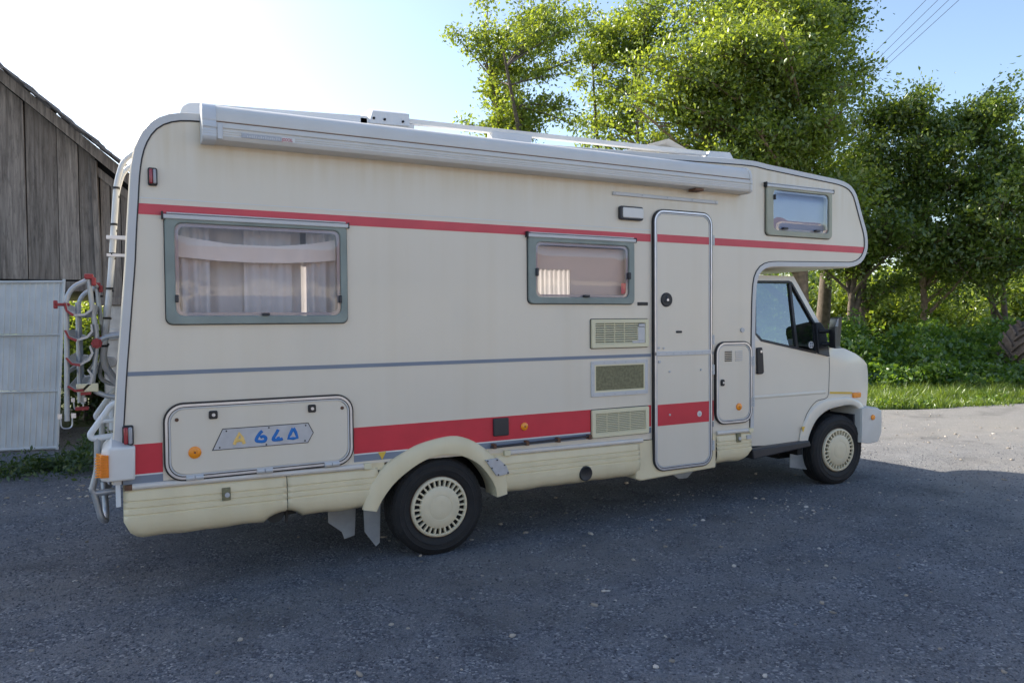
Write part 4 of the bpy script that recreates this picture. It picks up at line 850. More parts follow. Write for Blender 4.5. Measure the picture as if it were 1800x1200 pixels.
# ------------------------------------------------------------ barn at the left
mat('oldwood', (.135, .118, .105), .9, var=.3, vscale=3)
def wood():
    m = bpy.data.materials.new('weathered_wood'); m.use_nodes = True; n = m.node_tree; N = n.nodes; L = n.links; b = N['Principled BSDF']; b.inputs['Roughness'].default_value = .9; b.inputs['Specular IOR Level'].default_value = .2
    g = N.new('ShaderNodeNewGeometry'); oi = N.new('ShaderNodeObjectInfo'); ad = N.new('ShaderNodeVectorMath'); ad.operation = 'ADD'; L.new(g.outputs['Position'], ad.inputs[0])
    sc = N.new('ShaderNodeVectorMath'); sc.operation = 'SCALE'; sc.inputs[0].default_value = (13, 7, 9); L.new(oi.outputs['Random'], sc.inputs['Scale']); L.new(sc.outputs[0], ad.inputs[1])
    mp = N.new('ShaderNodeMapping'); mp.inputs['Scale'].default_value = (34, 34, 1.6); L.new(ad.outputs[0], mp.inputs[0])
    nz = N.new('ShaderNodeTexNoise'); nz.inputs['Scale'].default_value = 1; nz.inputs['Detail'].default_value = 9; nz.inputs['Roughness'].default_value = .65; L.new(mp.outputs[0], nz.inputs['Vector'])
    r = N.new('ShaderNodeValToRGB'); e = r.color_ramp.elements; e[0].position = .3; e[0].color = (.125, .105, .09, 1); e[1].position = .70; e[1].color = (.38, .325, .28, 1); L.new(nz.outputs[0], r.inputs[0])
    n2 = N.new('ShaderNodeTexNoise'); n2.inputs['Scale'].default_value = 1; n2.inputs['Detail'].default_value = 10; n2.inputs['Roughness'].default_value = .75
    m2 = N.new('ShaderNodeMapping'); m2.inputs['Scale'].default_value = (26, 26, 4); L.new(ad.outputs[0], m2.inputs[0]); L.new(m2.outputs[0], n2.inputs['Vector'])
    r2 = N.new('ShaderNodeValToRGB'); e = r2.color_ramp.elements; e[0].position = .50; e[0].color = (0, 0, 0, 1); e[1].position = .78; e[1].color = (1, 1, 1, 1); L.new(n2.outputs[0], r2.inputs[0])
    mx = N.new('ShaderNodeMix'); mx.data_type = 'RGBA'; L.new(r2.outputs[0], mx.inputs[0]); L.new(r.outputs[0], mx.inputs[6]); mx.inputs[7].default_value = (.065, .055, .05, 1)
    hs = N.new('ShaderNodeMapRange'); hs.inputs[3].default_value = .78; hs.inputs[4].default_value = 1.2; L.new(oi.outputs['Random'], hs.inputs[0])
    ml = N.new('ShaderNodeVectorMath'); ml.operation = 'SCALE'; L.new(mx.outputs[2], ml.inputs[0]); L.new(hs.outputs[0], ml.inputs['Scale']); L.new(ml.outputs[0], b.inputs['Base Color'])
    bp = N.new('ShaderNodeBump'); bp.inputs['Strength'].default_value = .6; bp.inputs['Distance'].default_value = .006; L.new(nz.outputs[0], bp.inputs['Height']); L.new(bp.outputs[0], b.inputs['Normal']); MATS['wood'] = m
wood()
mat('plaster', (.55, .52, .48), .9, var=.22, vscale=7, bump=.6, bscale=14, streak=.5, dirt=(.26, .22, .19)); mat('tile', (.17, .155, .15), .85, var=.3, vscale=5, bump=.3, bscale=40)
mat('bluemetal', (.56, .56, .55), .5, var=.10, vscale=4, streak=.2, dirt=(.34, .36, .37)); mat('stone', (.33, .31, .29), .9, var=.25, vscale=9, bump=.5, bscale=30)
BO = np.array([-2.40, 6.15, 0]); BA = rad(-9); BD = np.array([math.cos(BA), math.sin(BA), 0]); BN = np.array([math.sin(BA), -math.cos(BA), 0])   # along the wall; towards the viewer
barn = thing('wooden_barn', 'weathered grey plank barn with tiled roof behind the camper', 'barn', (0, 0, 0))
def bw(s, z, o=0): p = BO+BD*s+BN*o; return (p[0], p[1], z)
def wallpx(u, v, o=0):             # wall coordinates seen at a photo pixel
    d = CF+(u-900)/F_PX*CR+(v-600)/F_PX*CD; t = np.dot(BO+BN*o-CAM, BN)/np.dot(d, BN); p = CAM+t*d; return np.dot(p-BO, BD), p[2]
def bprism(P, o0, o1, name, m, parent=barn, bevel=0):
    n = len(P); V = [bw(s, z, o0) for s, z in P]+[bw(s, z, o1) for s, z in P]
    return MB().add(V, [tuple(range(n)), tuple(range(2*n-1, n-1, -1))]+[(i, i+n, (i+1) % n+n, (i+1) % n) for i in range(n)]).build(name, m, parent, bevel=bevel)
sA, zA = wallpx(0, 128, .25); sB, zB = wallpx(235, 318, .25); slope = (zB-zA)/(sB-sA)
rz = lambda s: zA+slope*(s-sA)
s_ridge = sA-5.1; z_ridge = rz(s_ridge); s_eave = sB+.35; s_leave = 2*s_ridge-s_eave  # unseen ridge, placed so the barn's shadow covers the left foreground
def roof_under(s): return (rz(s) if s > s_ridge else rz(2*s_ridge-s))
_, zbeam = wallpx(70, 488)
# gable boards, each its own plank
edges = [s_leave+.5]
cur = edges[0]; bpx = [wallpx(x, 380)[0] for x in (0, 48, 103, 140, 169)]
while cur < bpx[0]-.2: cur += random.uniform(.26, .36); edges.append(cur)
edges[-1] = bpx[0]; edges += bpx[1:]
rng = random.Random(3)
for a, c in zip(edges[:-1], edges[1:]):
    g_ = .008; t1, t2 = roof_under(a)-.10, roof_under(c)-.10; j = rng.uniform(-.012, .012)
    bprism([(a+g_*.5+j*.3, zbeam-.02), (c-g_*.5, zbeam-.02), (c-g_*.5+j, t2), (a+g_*.5+j, t1)], -.02+rng.uniform(-.006, .006), .014+rng.uniform(-.006, .012), 'plank', 'wood')
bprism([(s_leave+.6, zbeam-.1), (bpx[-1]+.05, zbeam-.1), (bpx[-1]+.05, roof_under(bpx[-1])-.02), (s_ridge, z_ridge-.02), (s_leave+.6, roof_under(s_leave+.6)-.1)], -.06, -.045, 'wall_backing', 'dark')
# corner post and side planks right of it
t0 = wallpx(163, 268); t1 = wallpx(176, 512)
bprism([(t0[0]-.02, roof_under(t0[0])-.12), (t0[0]+.045, roof_under(t0[0]+.04)-.12), (t1[0]+.03, t1[1]-.05), (t1[0]-.03, t1[1]-.05)], -.03, .05, 'corner_post', 'wood')
ex = [wallpx(x, 420)[0] for x in (177, 195, 213, 233, 256, 285)]
zr = wallpx(200, 525)[1]
for a, c in zip(ex[:-1], ex[1:]): bprism([(a+.006, zr), (c-.006, zr), (c-.006, roof_under(c)-.25), (a+.006, roof_under(a)-.25)], -.05, -.02+rng.uniform(-.006, .008), 'plank', 'wood')
bprism([(ex[0]-.02, roof_under(ex[0])-.16), (ex[-1]+.2, roof_under(ex[-1]+.2)-.16), (ex[-1]+.2, roof_under(ex[-1]+.2)-.27), (ex[0]-.02, roof_under(ex[0])-.27)], -.02, .03, 'rafter_tie', 'wood')
bprism([(s_leave+.5, zbeam-.02), (t1[0]-.03, wallpx(150, 498)[1]+.02), (t1[0]-.03, wallpx(150, 498)[1]-.10), (s_leave+.5, zbeam-.16)], -.06, .035, 'lintel_beam', 'wood', bevel=.008)
bprism([(t1[0]-.05, zr+.02), (ex[-1]+.3, zr+.02), (ex[-1]+.3, zr-.08), (t1[0]-.05, zr-.08)], -.10, .03, 'wall_plate', 'wood', bevel=.008)
# plastered stone pier right of the opening
px0 = wallpx(181, 620)[0]
bprism([(px0, -.02), (ex[-1]+.45, -.02), (ex[-1]+.45, zr-.08), (px0+.01, zr-.08)], -.40, .0, 'plaster_wall', 'plaster', bevel=.02)
sr = np.random.RandomState(5)
for k in range(16):
    ss = px0+.10+(k % 4)*.16+sr.uniform(-.04, .04); zz = .25+(k//4)*.33+sr.uniform(-.08, .08); r_ = sr.uniform(.07, .11)
    bprism([(ss+r_*1.1*math.cos(a)*sr.uniform(.8, 1.1), zz+r_*.8*math.sin(a)*sr.uniform(.8, 1.1)) for a in np.linspace(0, 2*math.pi, 8)[:-1]], -.02, .012+sr.uniform(0, .02), 'stone', 'stone' if k % 3 else 'plaster', bevel=.012)
# roof slabs, verge boards and tile ends
DEPTH = 7.0
def slab(s0, s1, o0, o1, t, name, m):
    V = [bw(s0, roof_under(s0), o0), bw(s1, roof_under(s1), o0), bw(s1, roof_under(s1)+t, o0), bw(s0, roof_under(s0)+t, o0), bw(s0, roof_under(s0), o1), bw(s1, roof_under(s1), o1), bw(s1, roof_under(s1)+t, o1), bw(s0, roof_under(s0)+t, o1)]
    return MB().add(V, [(0, 1, 2, 3), (4, 7, 6, 5), (0, 4, 5, 1), (3, 2, 6, 7), (0, 3, 7, 4), (1, 5, 6, 2)]).build(name, m, barn)
bprism([(ex[0]-.1, zr-.05), (ex[-1]+.3, zr-.05), (ex[-1]+.3, roof_under(ex[-1]+.3)-.02), (t0[0]-.08, roof_under(t0[0]-.08)-.02)], -.075, -.055, 'wall_backing', 'dark')  # dark sheet added to keep daylight out of the side plank gaps
rf = slab(s_ridge, s_eave, .25, -DEPTH, .05, 'roof_slope', 'wood'); slab(s_leave, s_ridge, .25, -DEPTH, .05, 'roof_slope', 'wood')
def rake(s0, s1, za, zb_, o0, o1, name, m):
    P = [(s0, roof_under(s0)+za), (s1, roof_under(s1)+za), (s1, roof_under(s1)+zb_), (s0, roof_under(s0)+zb_)]; return bprism(P, o0, o1, name, m)
rake(s_ridge, s_eave, -.10, .045, .25, .285, 'verge_board', 'wood'); rake(s_leave, s_ridge, -.10, .045, .25, .285, 'verge_board', 'wood')
ux = 1/math.hypot(1, slope); L_tot = (s_eave-s_ridge)/ux; nt_ = int(L_tot/.17); src = None
tl = MB().add([(-.01, 0, .0), (.24, 0, .0), (.24, 0, .03), (-.01, 0, .018), (-.01, -.26, .0), (.24, -.26, .0), (.24, -.26, .03), (-.01, -.26, .018)], [(0, 1, 2, 3), (4, 7, 6, 5), (0, 4, 5, 1), (3, 2, 6, 7), (0, 3, 7, 4), (1, 5, 6, 2)])
ang = math.atan(slope)
for k in range(nt_):
    for row in range(2):
        s_ = s_ridge+ux*.17*k; p = bw(s_, roof_under(s_)+.055+rng.uniform(-.004, .022), .31-row*.25+rng.uniform(-.015, .015))
        if src is None: o_ = src = tl.build('roof_tile', 'tile', barn, bevel=.006)
        else: o_ = share(src, 'roof_tile', barn)
        o_.location = p; o_.rotation_euler = (rng.uniform(-.03, .03), -ang+rng.uniform(-.06, .03), BA+rng.uniform(-.03, .03))
slab(s_ridge+.02, s_eave-.02, -.28, -DEPTH, .022, 'tiled_roof', 'tile').location.z = .052
# rest of the open shed: left wall, far posts and loft floor
bprism([(s_leave+.5, -.02), (s_leave+.9, -.02), (s_leave+.9, zbeam), (s_leave+.5, zbeam)], -DEPTH+.5, 0, 'plaster_wall', 'plaster')
bprism([(px0+.05, -.02), (px0+.4, -.02), (px0+.4, zr-.1), (px0+.05, zr-.1)], -DEPTH+.5, -.41, 'plaster_wall', 'plaster')
bprism([(s_leave+.6, zbeam-.10), (px0+.2, zbeam-.10), (px0+.2, zbeam-.05), (s_leave+.6, zbeam-.05)], -DEPTH+.4, -.08, 'loft_floor', 'wood')

# ------------------------------------------------------------ blue-grey sheet metal gate leaning in the opening
gate = thing('metal_gate_panel', 'pale blue-grey ribbed sheet metal gate leaning in the barn opening', 'gate', (0, 0, 0))
c_br = np.array([-2.425, 5.72, .01]); c_bl = c_br+np.array([-1.55, .53, 0]); up = np.array([.085, .10, 1.97]); 
c_tr = c_br+up+np.array([.02, 0, 0]); c_tl = c_bl+up
def gp_(s, t, o=0):
    p = (c_br*(1-s)+c_bl*s)*(1-t)+(c_tr*(1-s)+c_tl*s)*t; nn = np.array([-.32, -.94, .05]); return tuple(p+nn*o)
def strip_mesh(t0, t1, seed):
    n = 26; V = []; cols = []
    for k in range(n): s0 = k/n; cols += [(s0, 0), (s0+.62/n, 0), (s0+.72/n, .012), (s0+.90/n, .012)]
    cols.append((1, 0)); rs = np.random.RandomState(seed); m_ = 7
    for j in range(m_+1):
        t = t0+(t1-t0)*j/m_
        for i, (s, o) in enumerate(cols): V.append(gp_(s, t, o+.004*math.sin(s*9+seed)*math.sin(t*7+seed*2)))
    k = len(cols); return MB().add(V, [(j*k+i, j*k+i+1, (j+1)*k+i+1, (j+1)*k+i) for j in range(m_) for i in range(k-1)]).build('ribbed_sheet', 'bluemetal', gate)
for t0, t1, sd_ in ((.015, .338, 1), (.348, .668, 2), (.678, .985, 3)): strip_mesh(t0, t1, sd_)
def bar(a, b_, r, name): return MB().tube([a, tuple((np.array(a)+np.array(b_))/2+np.array([0, -.004, -.006])), b_], r, 6).build(name, 'bluemetal', gate, smooth=30)
bar(gp_(0, 0, .008), gp_(0, 1, .008), .018, 'gate_stile'); bar(gp_(1, 0, .008), gp_(1, 1, .008), .018, 'gate_stile')
bar(gp_(0, .985, .012), gp_(1, .985, .012), .018, 'gate_rail'); bar(gp_(0, .012, .010), gp_(1, .012, .010), .018, 'gate_rail')
for t in (.343, .673): bar(gp_(0, t, .014), gp_(1, t, .014), .011, 'gate_rail')

# ------------------------------------------------------------ vegetation
mat('bark', (.12, .095, .075), .95, var=.35, vscale=9, bump=.8, bscale=25)
mat('bark_pale', (.24, .17, .115), .95, var=.35, vscale=9, bump=.8, bscale=25)
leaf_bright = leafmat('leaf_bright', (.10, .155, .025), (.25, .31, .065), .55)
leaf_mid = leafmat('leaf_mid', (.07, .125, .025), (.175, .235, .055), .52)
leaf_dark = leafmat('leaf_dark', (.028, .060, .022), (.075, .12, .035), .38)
leaf_under = leafmat('leaf_under', (.06, .13, .022), (.17, .27, .05), .52)
grass_m = leafmat('grass_blades', (.07, .13, .018), (.19, .26, .05), .5)
def leaves_mesh(name, C, rs, ll, m, parent, wr=.52, upb=.35, lenvar=.5, bias=None):
    n = len(C); a = rs.normal(size=(n, 3)); a[:, 2] -= .25
    if bias is not None: a = a*.75+bias*1.1
    a /= np.linalg.norm(a, axis=1)[:, None]
    nn = rs.normal(size=(n, 3)); nn[:, 2] += upb*2
    if bias is not None: nn = nn*.7+np.roll(bias, 1, axis=1)*.8; nn[:, 2] += .5
    b_ = np.cross(a, nn); b_ /= np.linalg.norm(b_, axis=1)[:, None]+1e-9
    L_ = ll*(1+lenvar*rs.uniform(-1, 1, n))[:, None]; a = a*L_; b_ = b_*L_*wr*.5; nz = np.cross(a, b_); nz /= np.linalg.norm(nz, axis=1)[:, None]+1e-9; fold = nz*L_*.08
    V = np.stack([C-a*.5, C+b_-a*.05+fold, C+a*.5, C-b_-a*.05+fold], 1).reshape(-1, 3); i = np.arange(n)*4
    Fc = np.concatenate([np.stack([i, i+1, i+2], 1), np.stack([i, i+2, i+3], 1)])
    return np_mesh(name, V, Fc, m, parent)
def tree(label, base, h, crown, n_limb, n_leaf, ll, tr, seed, lm, bark='bark', stems=1, lean=(0, 0), sub=7, sig=.26, group=None, name='tree', low=.25, inner=.45, cut=None):
    """crown: list of (dx, dy, zc, rx, ry, rz) lobes relative to the base"""
    rs = np.random.RandomState(seed); base = np.array([base[0], base[1], 0.0])
    root = thing(name, label, 'tree', tuple(base), group); T = MB(); B = MB(); ends = []
    lobes = np.array(crown); wts = lobes[:, 3]*lobes[:, 4]*lobes[:, 5]; wts = wts**.55; wts = wts/wts.sum()
    stems_p = []
    for s in range(stems):
        off = np.array([rs.normal(0, .10)*(stems > 1), rs.normal(0, .10)*(stems > 1), 0]); tip = np.array([lean[0]+rs.normal(0, .5)*(stems > 1), lean[1]+rs.normal(0, .5)*(stems > 1), h*rs.uniform(.72, .86)])
        pts = [off*0+off, off+(tip-off)*.3+np.r_[rs.normal(0, .12, 2), 0], off+(tip-off)*.65+np.r_[rs.normal(0, .2, 2), 0], tip]
        P = [np.array(p) for p in catmull([tuple(p) for p in pts], 6)]; rr_ = tr*(1 if stems == 1 else .72); R = [max(.02, rr_*(1.25-.25*min(1, i/3))*(1-.88*(i/(len(P)-1))**.8)) for i in range(len(P))]
        T.tube([tuple(p) for p in P], R, 9); stems_p.append((P, R))
    for k in range(n_limb):
        lb_ = lobes[rs.choice(len(lobes), p=wts)]
        while True:
            d = rs.normal(size=3); d /= np.linalg.norm(d)
            if d[2] > -.75: break
        e = lb_[:3]+d*lb_[3:]*rs.uniform(inner, 1.06)
        P, R = stems_p[rs.randint(len(stems_p))]; zs = np.array([p[2] for p in P]); zt = np.clip(e[2]-abs(rs.normal(.35, .25))*np.linalg.norm(e[:2]-P[len(P)//2][:2])-.2, h*low*.6, zs[-1]*.97); i = int(np.argmin(abs(zs-zt))); s = P[i]
        mid_ = (s+e)/2+np.array([rs.normal(0, .15), rs.normal(0, .15), rs.uniform(.0, .35)]); q = [s*(1-t)**2+mid_*2*t*(1-t)+e*t*t for t in np.linspace(0, 1, 8)]
        r0 = min(R[i]*.62, .03+.018*np.linalg.norm(e-s)); B.tube([tuple(p) for p in q], [r0*(1-.85*t) for t in np.linspace(0, 1, 8)], 6, cap=False)
        for j in range(sub):
            t = rs.uniform(.35, 1); o = q[int(t*7)]; dd = rs.normal(size=3); dd[2] = abs(dd[2])*.6+dd[2]*.2; dd /= np.linalg.norm(dd)
            ee = o+dd*rs.uniform(.35, 1.0)*(.16*np.mean(lb_[3:])+.25); B.tube([tuple(o), tuple((o+ee)/2+rs.normal(0, .04, 3)), tuple(ee)], [r0*.35, r0*.25, .004], 4, cap=False)
            ends += [ee, (o+ee)/2*1.0+rs.normal(0, .1, 3)]
        ends.append(q[-1])
    T.build('trunk', bark, root, smooth=60); B.build('limbs', bark, root, smooth=60)
    ends = np.array(ends); idx = rs.randint(len(ends), size=n_leaf); sg = rs.uniform(.55, 1.25, len(ends))[idx][:, None]
    C = ends[idx]+rs.normal(size=(n_leaf, 3))*np.array([sig, sig, sig*.72])*sg
    if cut is not None: C = C[C[:, 2] > cut]
    dirs = rs.normal(size=(len(ends), 3)); dirs /= np.linalg.norm(dirs, axis=1)[:, None]; leaves_mesh('crown', C, rs, ll, lm, root, bias=dirs[idx] if cut is None else None); return root
def lobe(u, v, d, ru, rv, base, rd=None):   # a lobe at photo pixel u,v, depth d, radii in pixels
    p = at(u, v, d); k = d/F_PX; r = ru*k; return (p[0]-base[0], p[1]-base[1], p[2], r, r if rd is None else rd, rv*k)
# open tree behind the camper roof
b1 = gnd(985, 20.5); tree('open-crowned tree with bare forking limbs rising behind the camper roof', b1, 11.4, [lobe(890, 20, 20.5, 120, 75, b1), lobe(860, 140, 20.5, 65, 90, b1), lobe(985, 30, 21, 85, 80, b1), lobe(900, 225, 20.5, 95, 45, b1), lobe(815, 55, 20.3, 60, 35, b1), lobe(965, 140, 20.8, 70, 80, b1), lobe(1015, 80, 21, 55, 80, b1), lobe(1000, 205, 20.8, 50, 45, b1)], 58, 19000, .105, .29, 11, leaf_bright, stems=3, lean=(-1.9, .5), sub=6, sig=.17, name='broadleaf_tree', inner=.35)
b2 = gnd(1105, 23); tree('thin tree with airy crown between the open tree and the dense bright one', b2, 12.5, [lobe(1055, 60, 23, 85, 75, b2), lobe(1130, 30, 23, 100, 80, b2), lobe(1055, 150, 23, 80, 75, b2), lobe(1110, 220, 23, 80, 60, b2), lobe(1035, 220, 23, 55, 45, b2), lobe(1010, 110, 23, 50, 60, b2)], 54, 20000, .11, .24, 12, leaf_bright, stems=3, lean=(-.4, 0), sub=6, sig=.19, name='broadleaf_tree', inner=.35)
b3 = gnd(1412, 17.2); tree('big dense bright green tree towering right behind the alcove', b3, 10.2, [lobe(1250, 200, 17, 180, 130, b3), lobe(1400, 170, 16.6, 140, 150, b3), lobe(1140, 220, 17, 100, 75, b3), lobe(1330, 60, 17.5, 160, 110, b3), lobe(1450, 330, 16.8, 105, 110, b3), lobe(1260, 340, 17, 170, 90, b3), lobe(1180, 140, 17, 100, 70, b3)], 96, 105000, .100, .27, 13, leaf_bright, bark='bark_pale', sub=9, sig=.26, name='broadleaf_tree', inner=.5)
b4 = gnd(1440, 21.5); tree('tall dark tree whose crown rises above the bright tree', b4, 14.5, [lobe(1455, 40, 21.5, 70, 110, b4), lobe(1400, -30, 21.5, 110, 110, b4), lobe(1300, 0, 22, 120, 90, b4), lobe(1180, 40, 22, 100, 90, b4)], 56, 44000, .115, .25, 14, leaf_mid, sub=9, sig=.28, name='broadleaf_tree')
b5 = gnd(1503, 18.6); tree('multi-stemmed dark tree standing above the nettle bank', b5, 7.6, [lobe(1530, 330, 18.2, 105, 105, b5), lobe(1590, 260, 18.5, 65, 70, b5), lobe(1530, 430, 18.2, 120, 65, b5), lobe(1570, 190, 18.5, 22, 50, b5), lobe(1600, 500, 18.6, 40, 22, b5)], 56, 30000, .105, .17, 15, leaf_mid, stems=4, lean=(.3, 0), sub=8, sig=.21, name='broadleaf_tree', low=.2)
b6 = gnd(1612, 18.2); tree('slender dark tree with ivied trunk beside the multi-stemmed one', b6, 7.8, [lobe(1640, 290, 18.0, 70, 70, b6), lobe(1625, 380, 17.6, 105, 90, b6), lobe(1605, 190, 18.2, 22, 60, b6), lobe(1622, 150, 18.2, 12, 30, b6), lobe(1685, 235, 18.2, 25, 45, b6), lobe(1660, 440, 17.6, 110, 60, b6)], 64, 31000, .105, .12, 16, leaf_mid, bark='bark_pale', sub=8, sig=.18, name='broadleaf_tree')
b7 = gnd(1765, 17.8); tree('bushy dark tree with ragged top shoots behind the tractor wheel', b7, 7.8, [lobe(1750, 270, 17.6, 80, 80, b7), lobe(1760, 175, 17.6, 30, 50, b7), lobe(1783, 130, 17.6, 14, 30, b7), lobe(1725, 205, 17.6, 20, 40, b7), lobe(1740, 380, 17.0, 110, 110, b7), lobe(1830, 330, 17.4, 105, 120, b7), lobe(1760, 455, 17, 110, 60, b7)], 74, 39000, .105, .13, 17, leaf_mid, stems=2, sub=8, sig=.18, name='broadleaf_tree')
# sunlit shrubs deeper in, seen between the trunks
sh = [(1470, 26, 3.0, 'leaf_bright'), (1560, 25, 3.2, 'b'), (1655, 25, 3.4, 'b'), (1745, 25.5, 3.2, 'b'), (1835, 25, 3.6, 'b'), (1385, 27, 3.6, 'b'), (1290, 28, 3.8, 'b')]
names = ['sunlit shrub seen behind the multi-stemmed tree', 'sunlit shrub between the multi-stemmed and the slender trunks', 'sunlit shrub just right of the ivied trunk', 'sunlit shrub behind the ragged dark tree', 'sunlit shrub behind the tractor wheel', 'shrub hidden behind the big bright tree', 'shrub behind the camper cab roof']
def shrub(label, base, r, hgt, n, ll, m, seed):
    rs = np.random.RandomState(seed); root = thing('shrub', label, 'shrub', tuple(base)); B = MB(); E_ = []
    for k in range(16):
        a = rs.uniform(0, 2*math.pi); q = rs.uniform(.2, 1)*r; e = np.array([q*math.cos(a), q*math.sin(a), hgt*rs.uniform(.3, .95)*(1-.35*(q/r)**2)]); m_ = e*.5+np.array([0, 0, .2]); B.tube([(rs.normal(0, .1), rs.normal(0, .1), 0), tuple(m_), tuple(e)], [.03, .02, .006], 5, cap=False)
        E_ += [e, m_*.6+e*.4, m_+rs.normal(0, .3, 3)]
    B.build('stems', 'bark', root); E_ = np.array(E_); i = rs.randint(len(E_), size=n); leaves_mesh('foliage', E_[i]+rs.normal(size=(n, 3))*np.array([.38, .38, .34]), rs, ll, m, root)
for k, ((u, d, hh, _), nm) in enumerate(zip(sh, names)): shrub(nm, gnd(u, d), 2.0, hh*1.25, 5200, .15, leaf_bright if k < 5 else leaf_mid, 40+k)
# bright bushes beyond the open barn
for k, (u, d, nm) in enumerate(((95, 19.5, 'sunlit bush seen through the barn opening by the gate'), (150, 18.0, 'sunlit bush seen through the barn opening behind the bicycle carrier'), (30, 21, 'bush behind the blue-grey gate'))): shrub(nm, gnd(u, d), 1.6, 2.6, 6000, .12, leaf_bright, 60+k)
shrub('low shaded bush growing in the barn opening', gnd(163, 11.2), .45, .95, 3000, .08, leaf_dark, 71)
# nettle bank: leafy stalks, nobody could count them
rs = np.random.RandomState(21); n = 52000
uu = rs.uniform(1330, 1960, n); dd = 13.6+4.6*rs.beta(1.0, 1.25, n); gx = np.array([gnd(u, d) for u, d in zip(uu, dd)])
hm = np.interp(dd, [13.5, 14.2, 15.2, 16.5, 18.5], [.25, .62, .80, 1.08, 1.25])*(1+.34*np.sin(gx[:, 0]*2.3)*np.cos(gx[:, 1]*3.1)+.22*np.sin(gx[:, 0]*5.1+1)*np.sin(gx[:, 1]*4.3)); hz = hm*rs.beta(2.6, 1.1, n)
C = gx+np.stack([rs.normal(0, .04, n), rs.normal(0, .04, n), hz], 1)
nb = leaves_mesh('nettle_bank', C, rs, .105, leaf_under, None, wr=.6, upb=.9); tag(nb, 'bank of leafy green nettles and weeds under the trees', 'weeds', kind='stuff')
# grass
def blades(name, P, hh, wd, m, rs, lean=.45):
    n = len(P); a = rs.uniform(0, 2*math.pi, n); t = np.stack([np.cos(a), np.sin(a), np.zeros(n)], 1); ln = rs.normal(0, lean, (n, 2)); H = hh[:, None]
    tip = P+np.concatenate([ln*H, H*np.ones((n, 1))], 1); md = P+np.concatenate([ln*H*.3, H*.55*np.ones((n, 1))], 1); wv = wd*t
    V = np.stack([P-wv, P+wv, md+wv*.7, md-wv*.7, tip], 1).reshape(-1, 3); i = np.arange(n)*5
    Fc = np.concatenate([np.stack([i, i+1, i+2], 1), np.stack([i, i+2, i+3], 1), np.stack([i+3, i+2, i+4], 1)]); return np_mesh(name, V, Fc, m)
n = 42000; uu = rs.uniform(1480, 1960, n); dd = rs.uniform(11.7, 15.5, n); P = np.array([gnd(u, d) for u, d in zip(uu, dd)])
ey = np.interp(P[:, 0], eg[:, 0], eg[:, 1]); keep = P[:, 1] > ey-.02-np.abs(rs.normal(0, .16, n))*(rs.rand(n) < .35)*(.5+.5*np.sin(P[:, 0]*7)*np.sin(P[:, 0]*2.3+1)); P = P[keep]; ey = ey[keep]
clump = .6+.5*np.sin(P[:, 0]*6.1+P[:, 1]*3)*np.sin(P[:, 1]*5.3-P[:, 0]*2.1); hh = (.045+.085*np.clip((P[:, 1]-ey)*1.6, 0, 1))*(.35+1.2*clump)*rs.uniform(.4, 1.8, len(P))
tag(blades('grass_verge', P, hh, .006, grass_m, rs), 'sunlit strip of grass along the edge of the gravel', 'grass', kind='stuff')
n = 9000; ix = rs.randint(len(P), size=n); cl = np.sin(P[ix, 0]*3.3+2)*np.sin(P[ix, 1]*4.1+1); ix = ix[cl > .05]; n = len(ix)
wg = leaves_mesh('verge_weeds', P[ix]+np.stack([np.zeros(n), np.zeros(n), np.abs(rs.normal(.05, .06, n))], 1), rs, .06, leaf_under, None, wr=.5, upb=.6); tag(wg, 'broad-leaved weeds growing through the grass strip', 'weeds', kind='stuff')
# weeds at the barn foot
n = 4200; q = rs.rand(n, 2); P = np.where((rs.rand(n) < .45)[:, None], np.stack([-1.98+rs.normal(0, .16, n), 4.7+rs.normal(0, .55, n)], 1), np.stack([-2.45+rs.normal(0, .33, n), 4.35+rs.normal(0, .22, n)-0.0], 1)); P = np.concatenate([P, np.zeros((n, 1))], 1)
cl = np.sin(P[:, 0]*9+1)*np.sin(P[:, 1]*8); P = P[cl > -.55]; n = len(P)
wv = leaves_mesh('barn_weeds', P+np.stack([np.zeros(n), np.zeros(n), .015+np.abs(rs.normal(0, .065, n))+(P[:, 0] > -2.15)*np.abs(rs.normal(0, .07, n))], 1), rs, .05, leaf_dark, None, wr=.45, upb=.6); tag(wv, 'low green weeds growing on the gravel before the barn', 'weeds', kind='stuff')
# far wood closing the horizon
n = 30000; uu = rs.uniform(-300, 2300, n); dd = rs.uniform(60, 75, n); P = np.array([gnd(u, d) for u, d in zip(uu, dd)]); keep = (uu > 1180) | (uu < 230); P = P[keep]; n = len(P)
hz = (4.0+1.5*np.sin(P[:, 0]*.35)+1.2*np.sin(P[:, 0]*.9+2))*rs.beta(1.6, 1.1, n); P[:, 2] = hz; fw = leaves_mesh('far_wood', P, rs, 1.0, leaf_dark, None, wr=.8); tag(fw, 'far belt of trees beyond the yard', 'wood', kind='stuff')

# ------------------------------------------------------------ loose stones
def pebbles(name, P, R, m, rs):
    b_ = bmesh.new(); bmesh.ops.create_icosphere(b_, subdivisions=1, radius=1); bv = np.array([v.co[:] for v in b_.verts]); bf = np.array([[v.index for v in f.verts] for f in b_.faces]); b_.free()
    n = len(P); a = rs.uniform(0, 2*math.pi, n); c, s = np.cos(a), np.sin(a); S = np.stack([rs.uniform(.8, 1.5, n), rs.uniform(.6, 1.0, n), rs.uniform(.35, .7, n)], 1)*R[:, None]
    V = bv[None]*S[:, None]*(1+rs.uniform(-.22, .22, (n, len(bv), 1))); X = V[..., 0]*c[:, None]-V[..., 1]*s[:, None]; Y = V[..., 0]*s[:, None]+V[..., 1]*c[:, None]
    V = np.stack([X, Y, V[..., 2]+S[:, None, 2]*.35], -1)+P[:, None]; Fc = (bf[None]+(np.arange(n)*len(bv))[:, None, None]).reshape(-1, 3); return np_mesh(name, V.reshape(-1, 3), Fc, m)
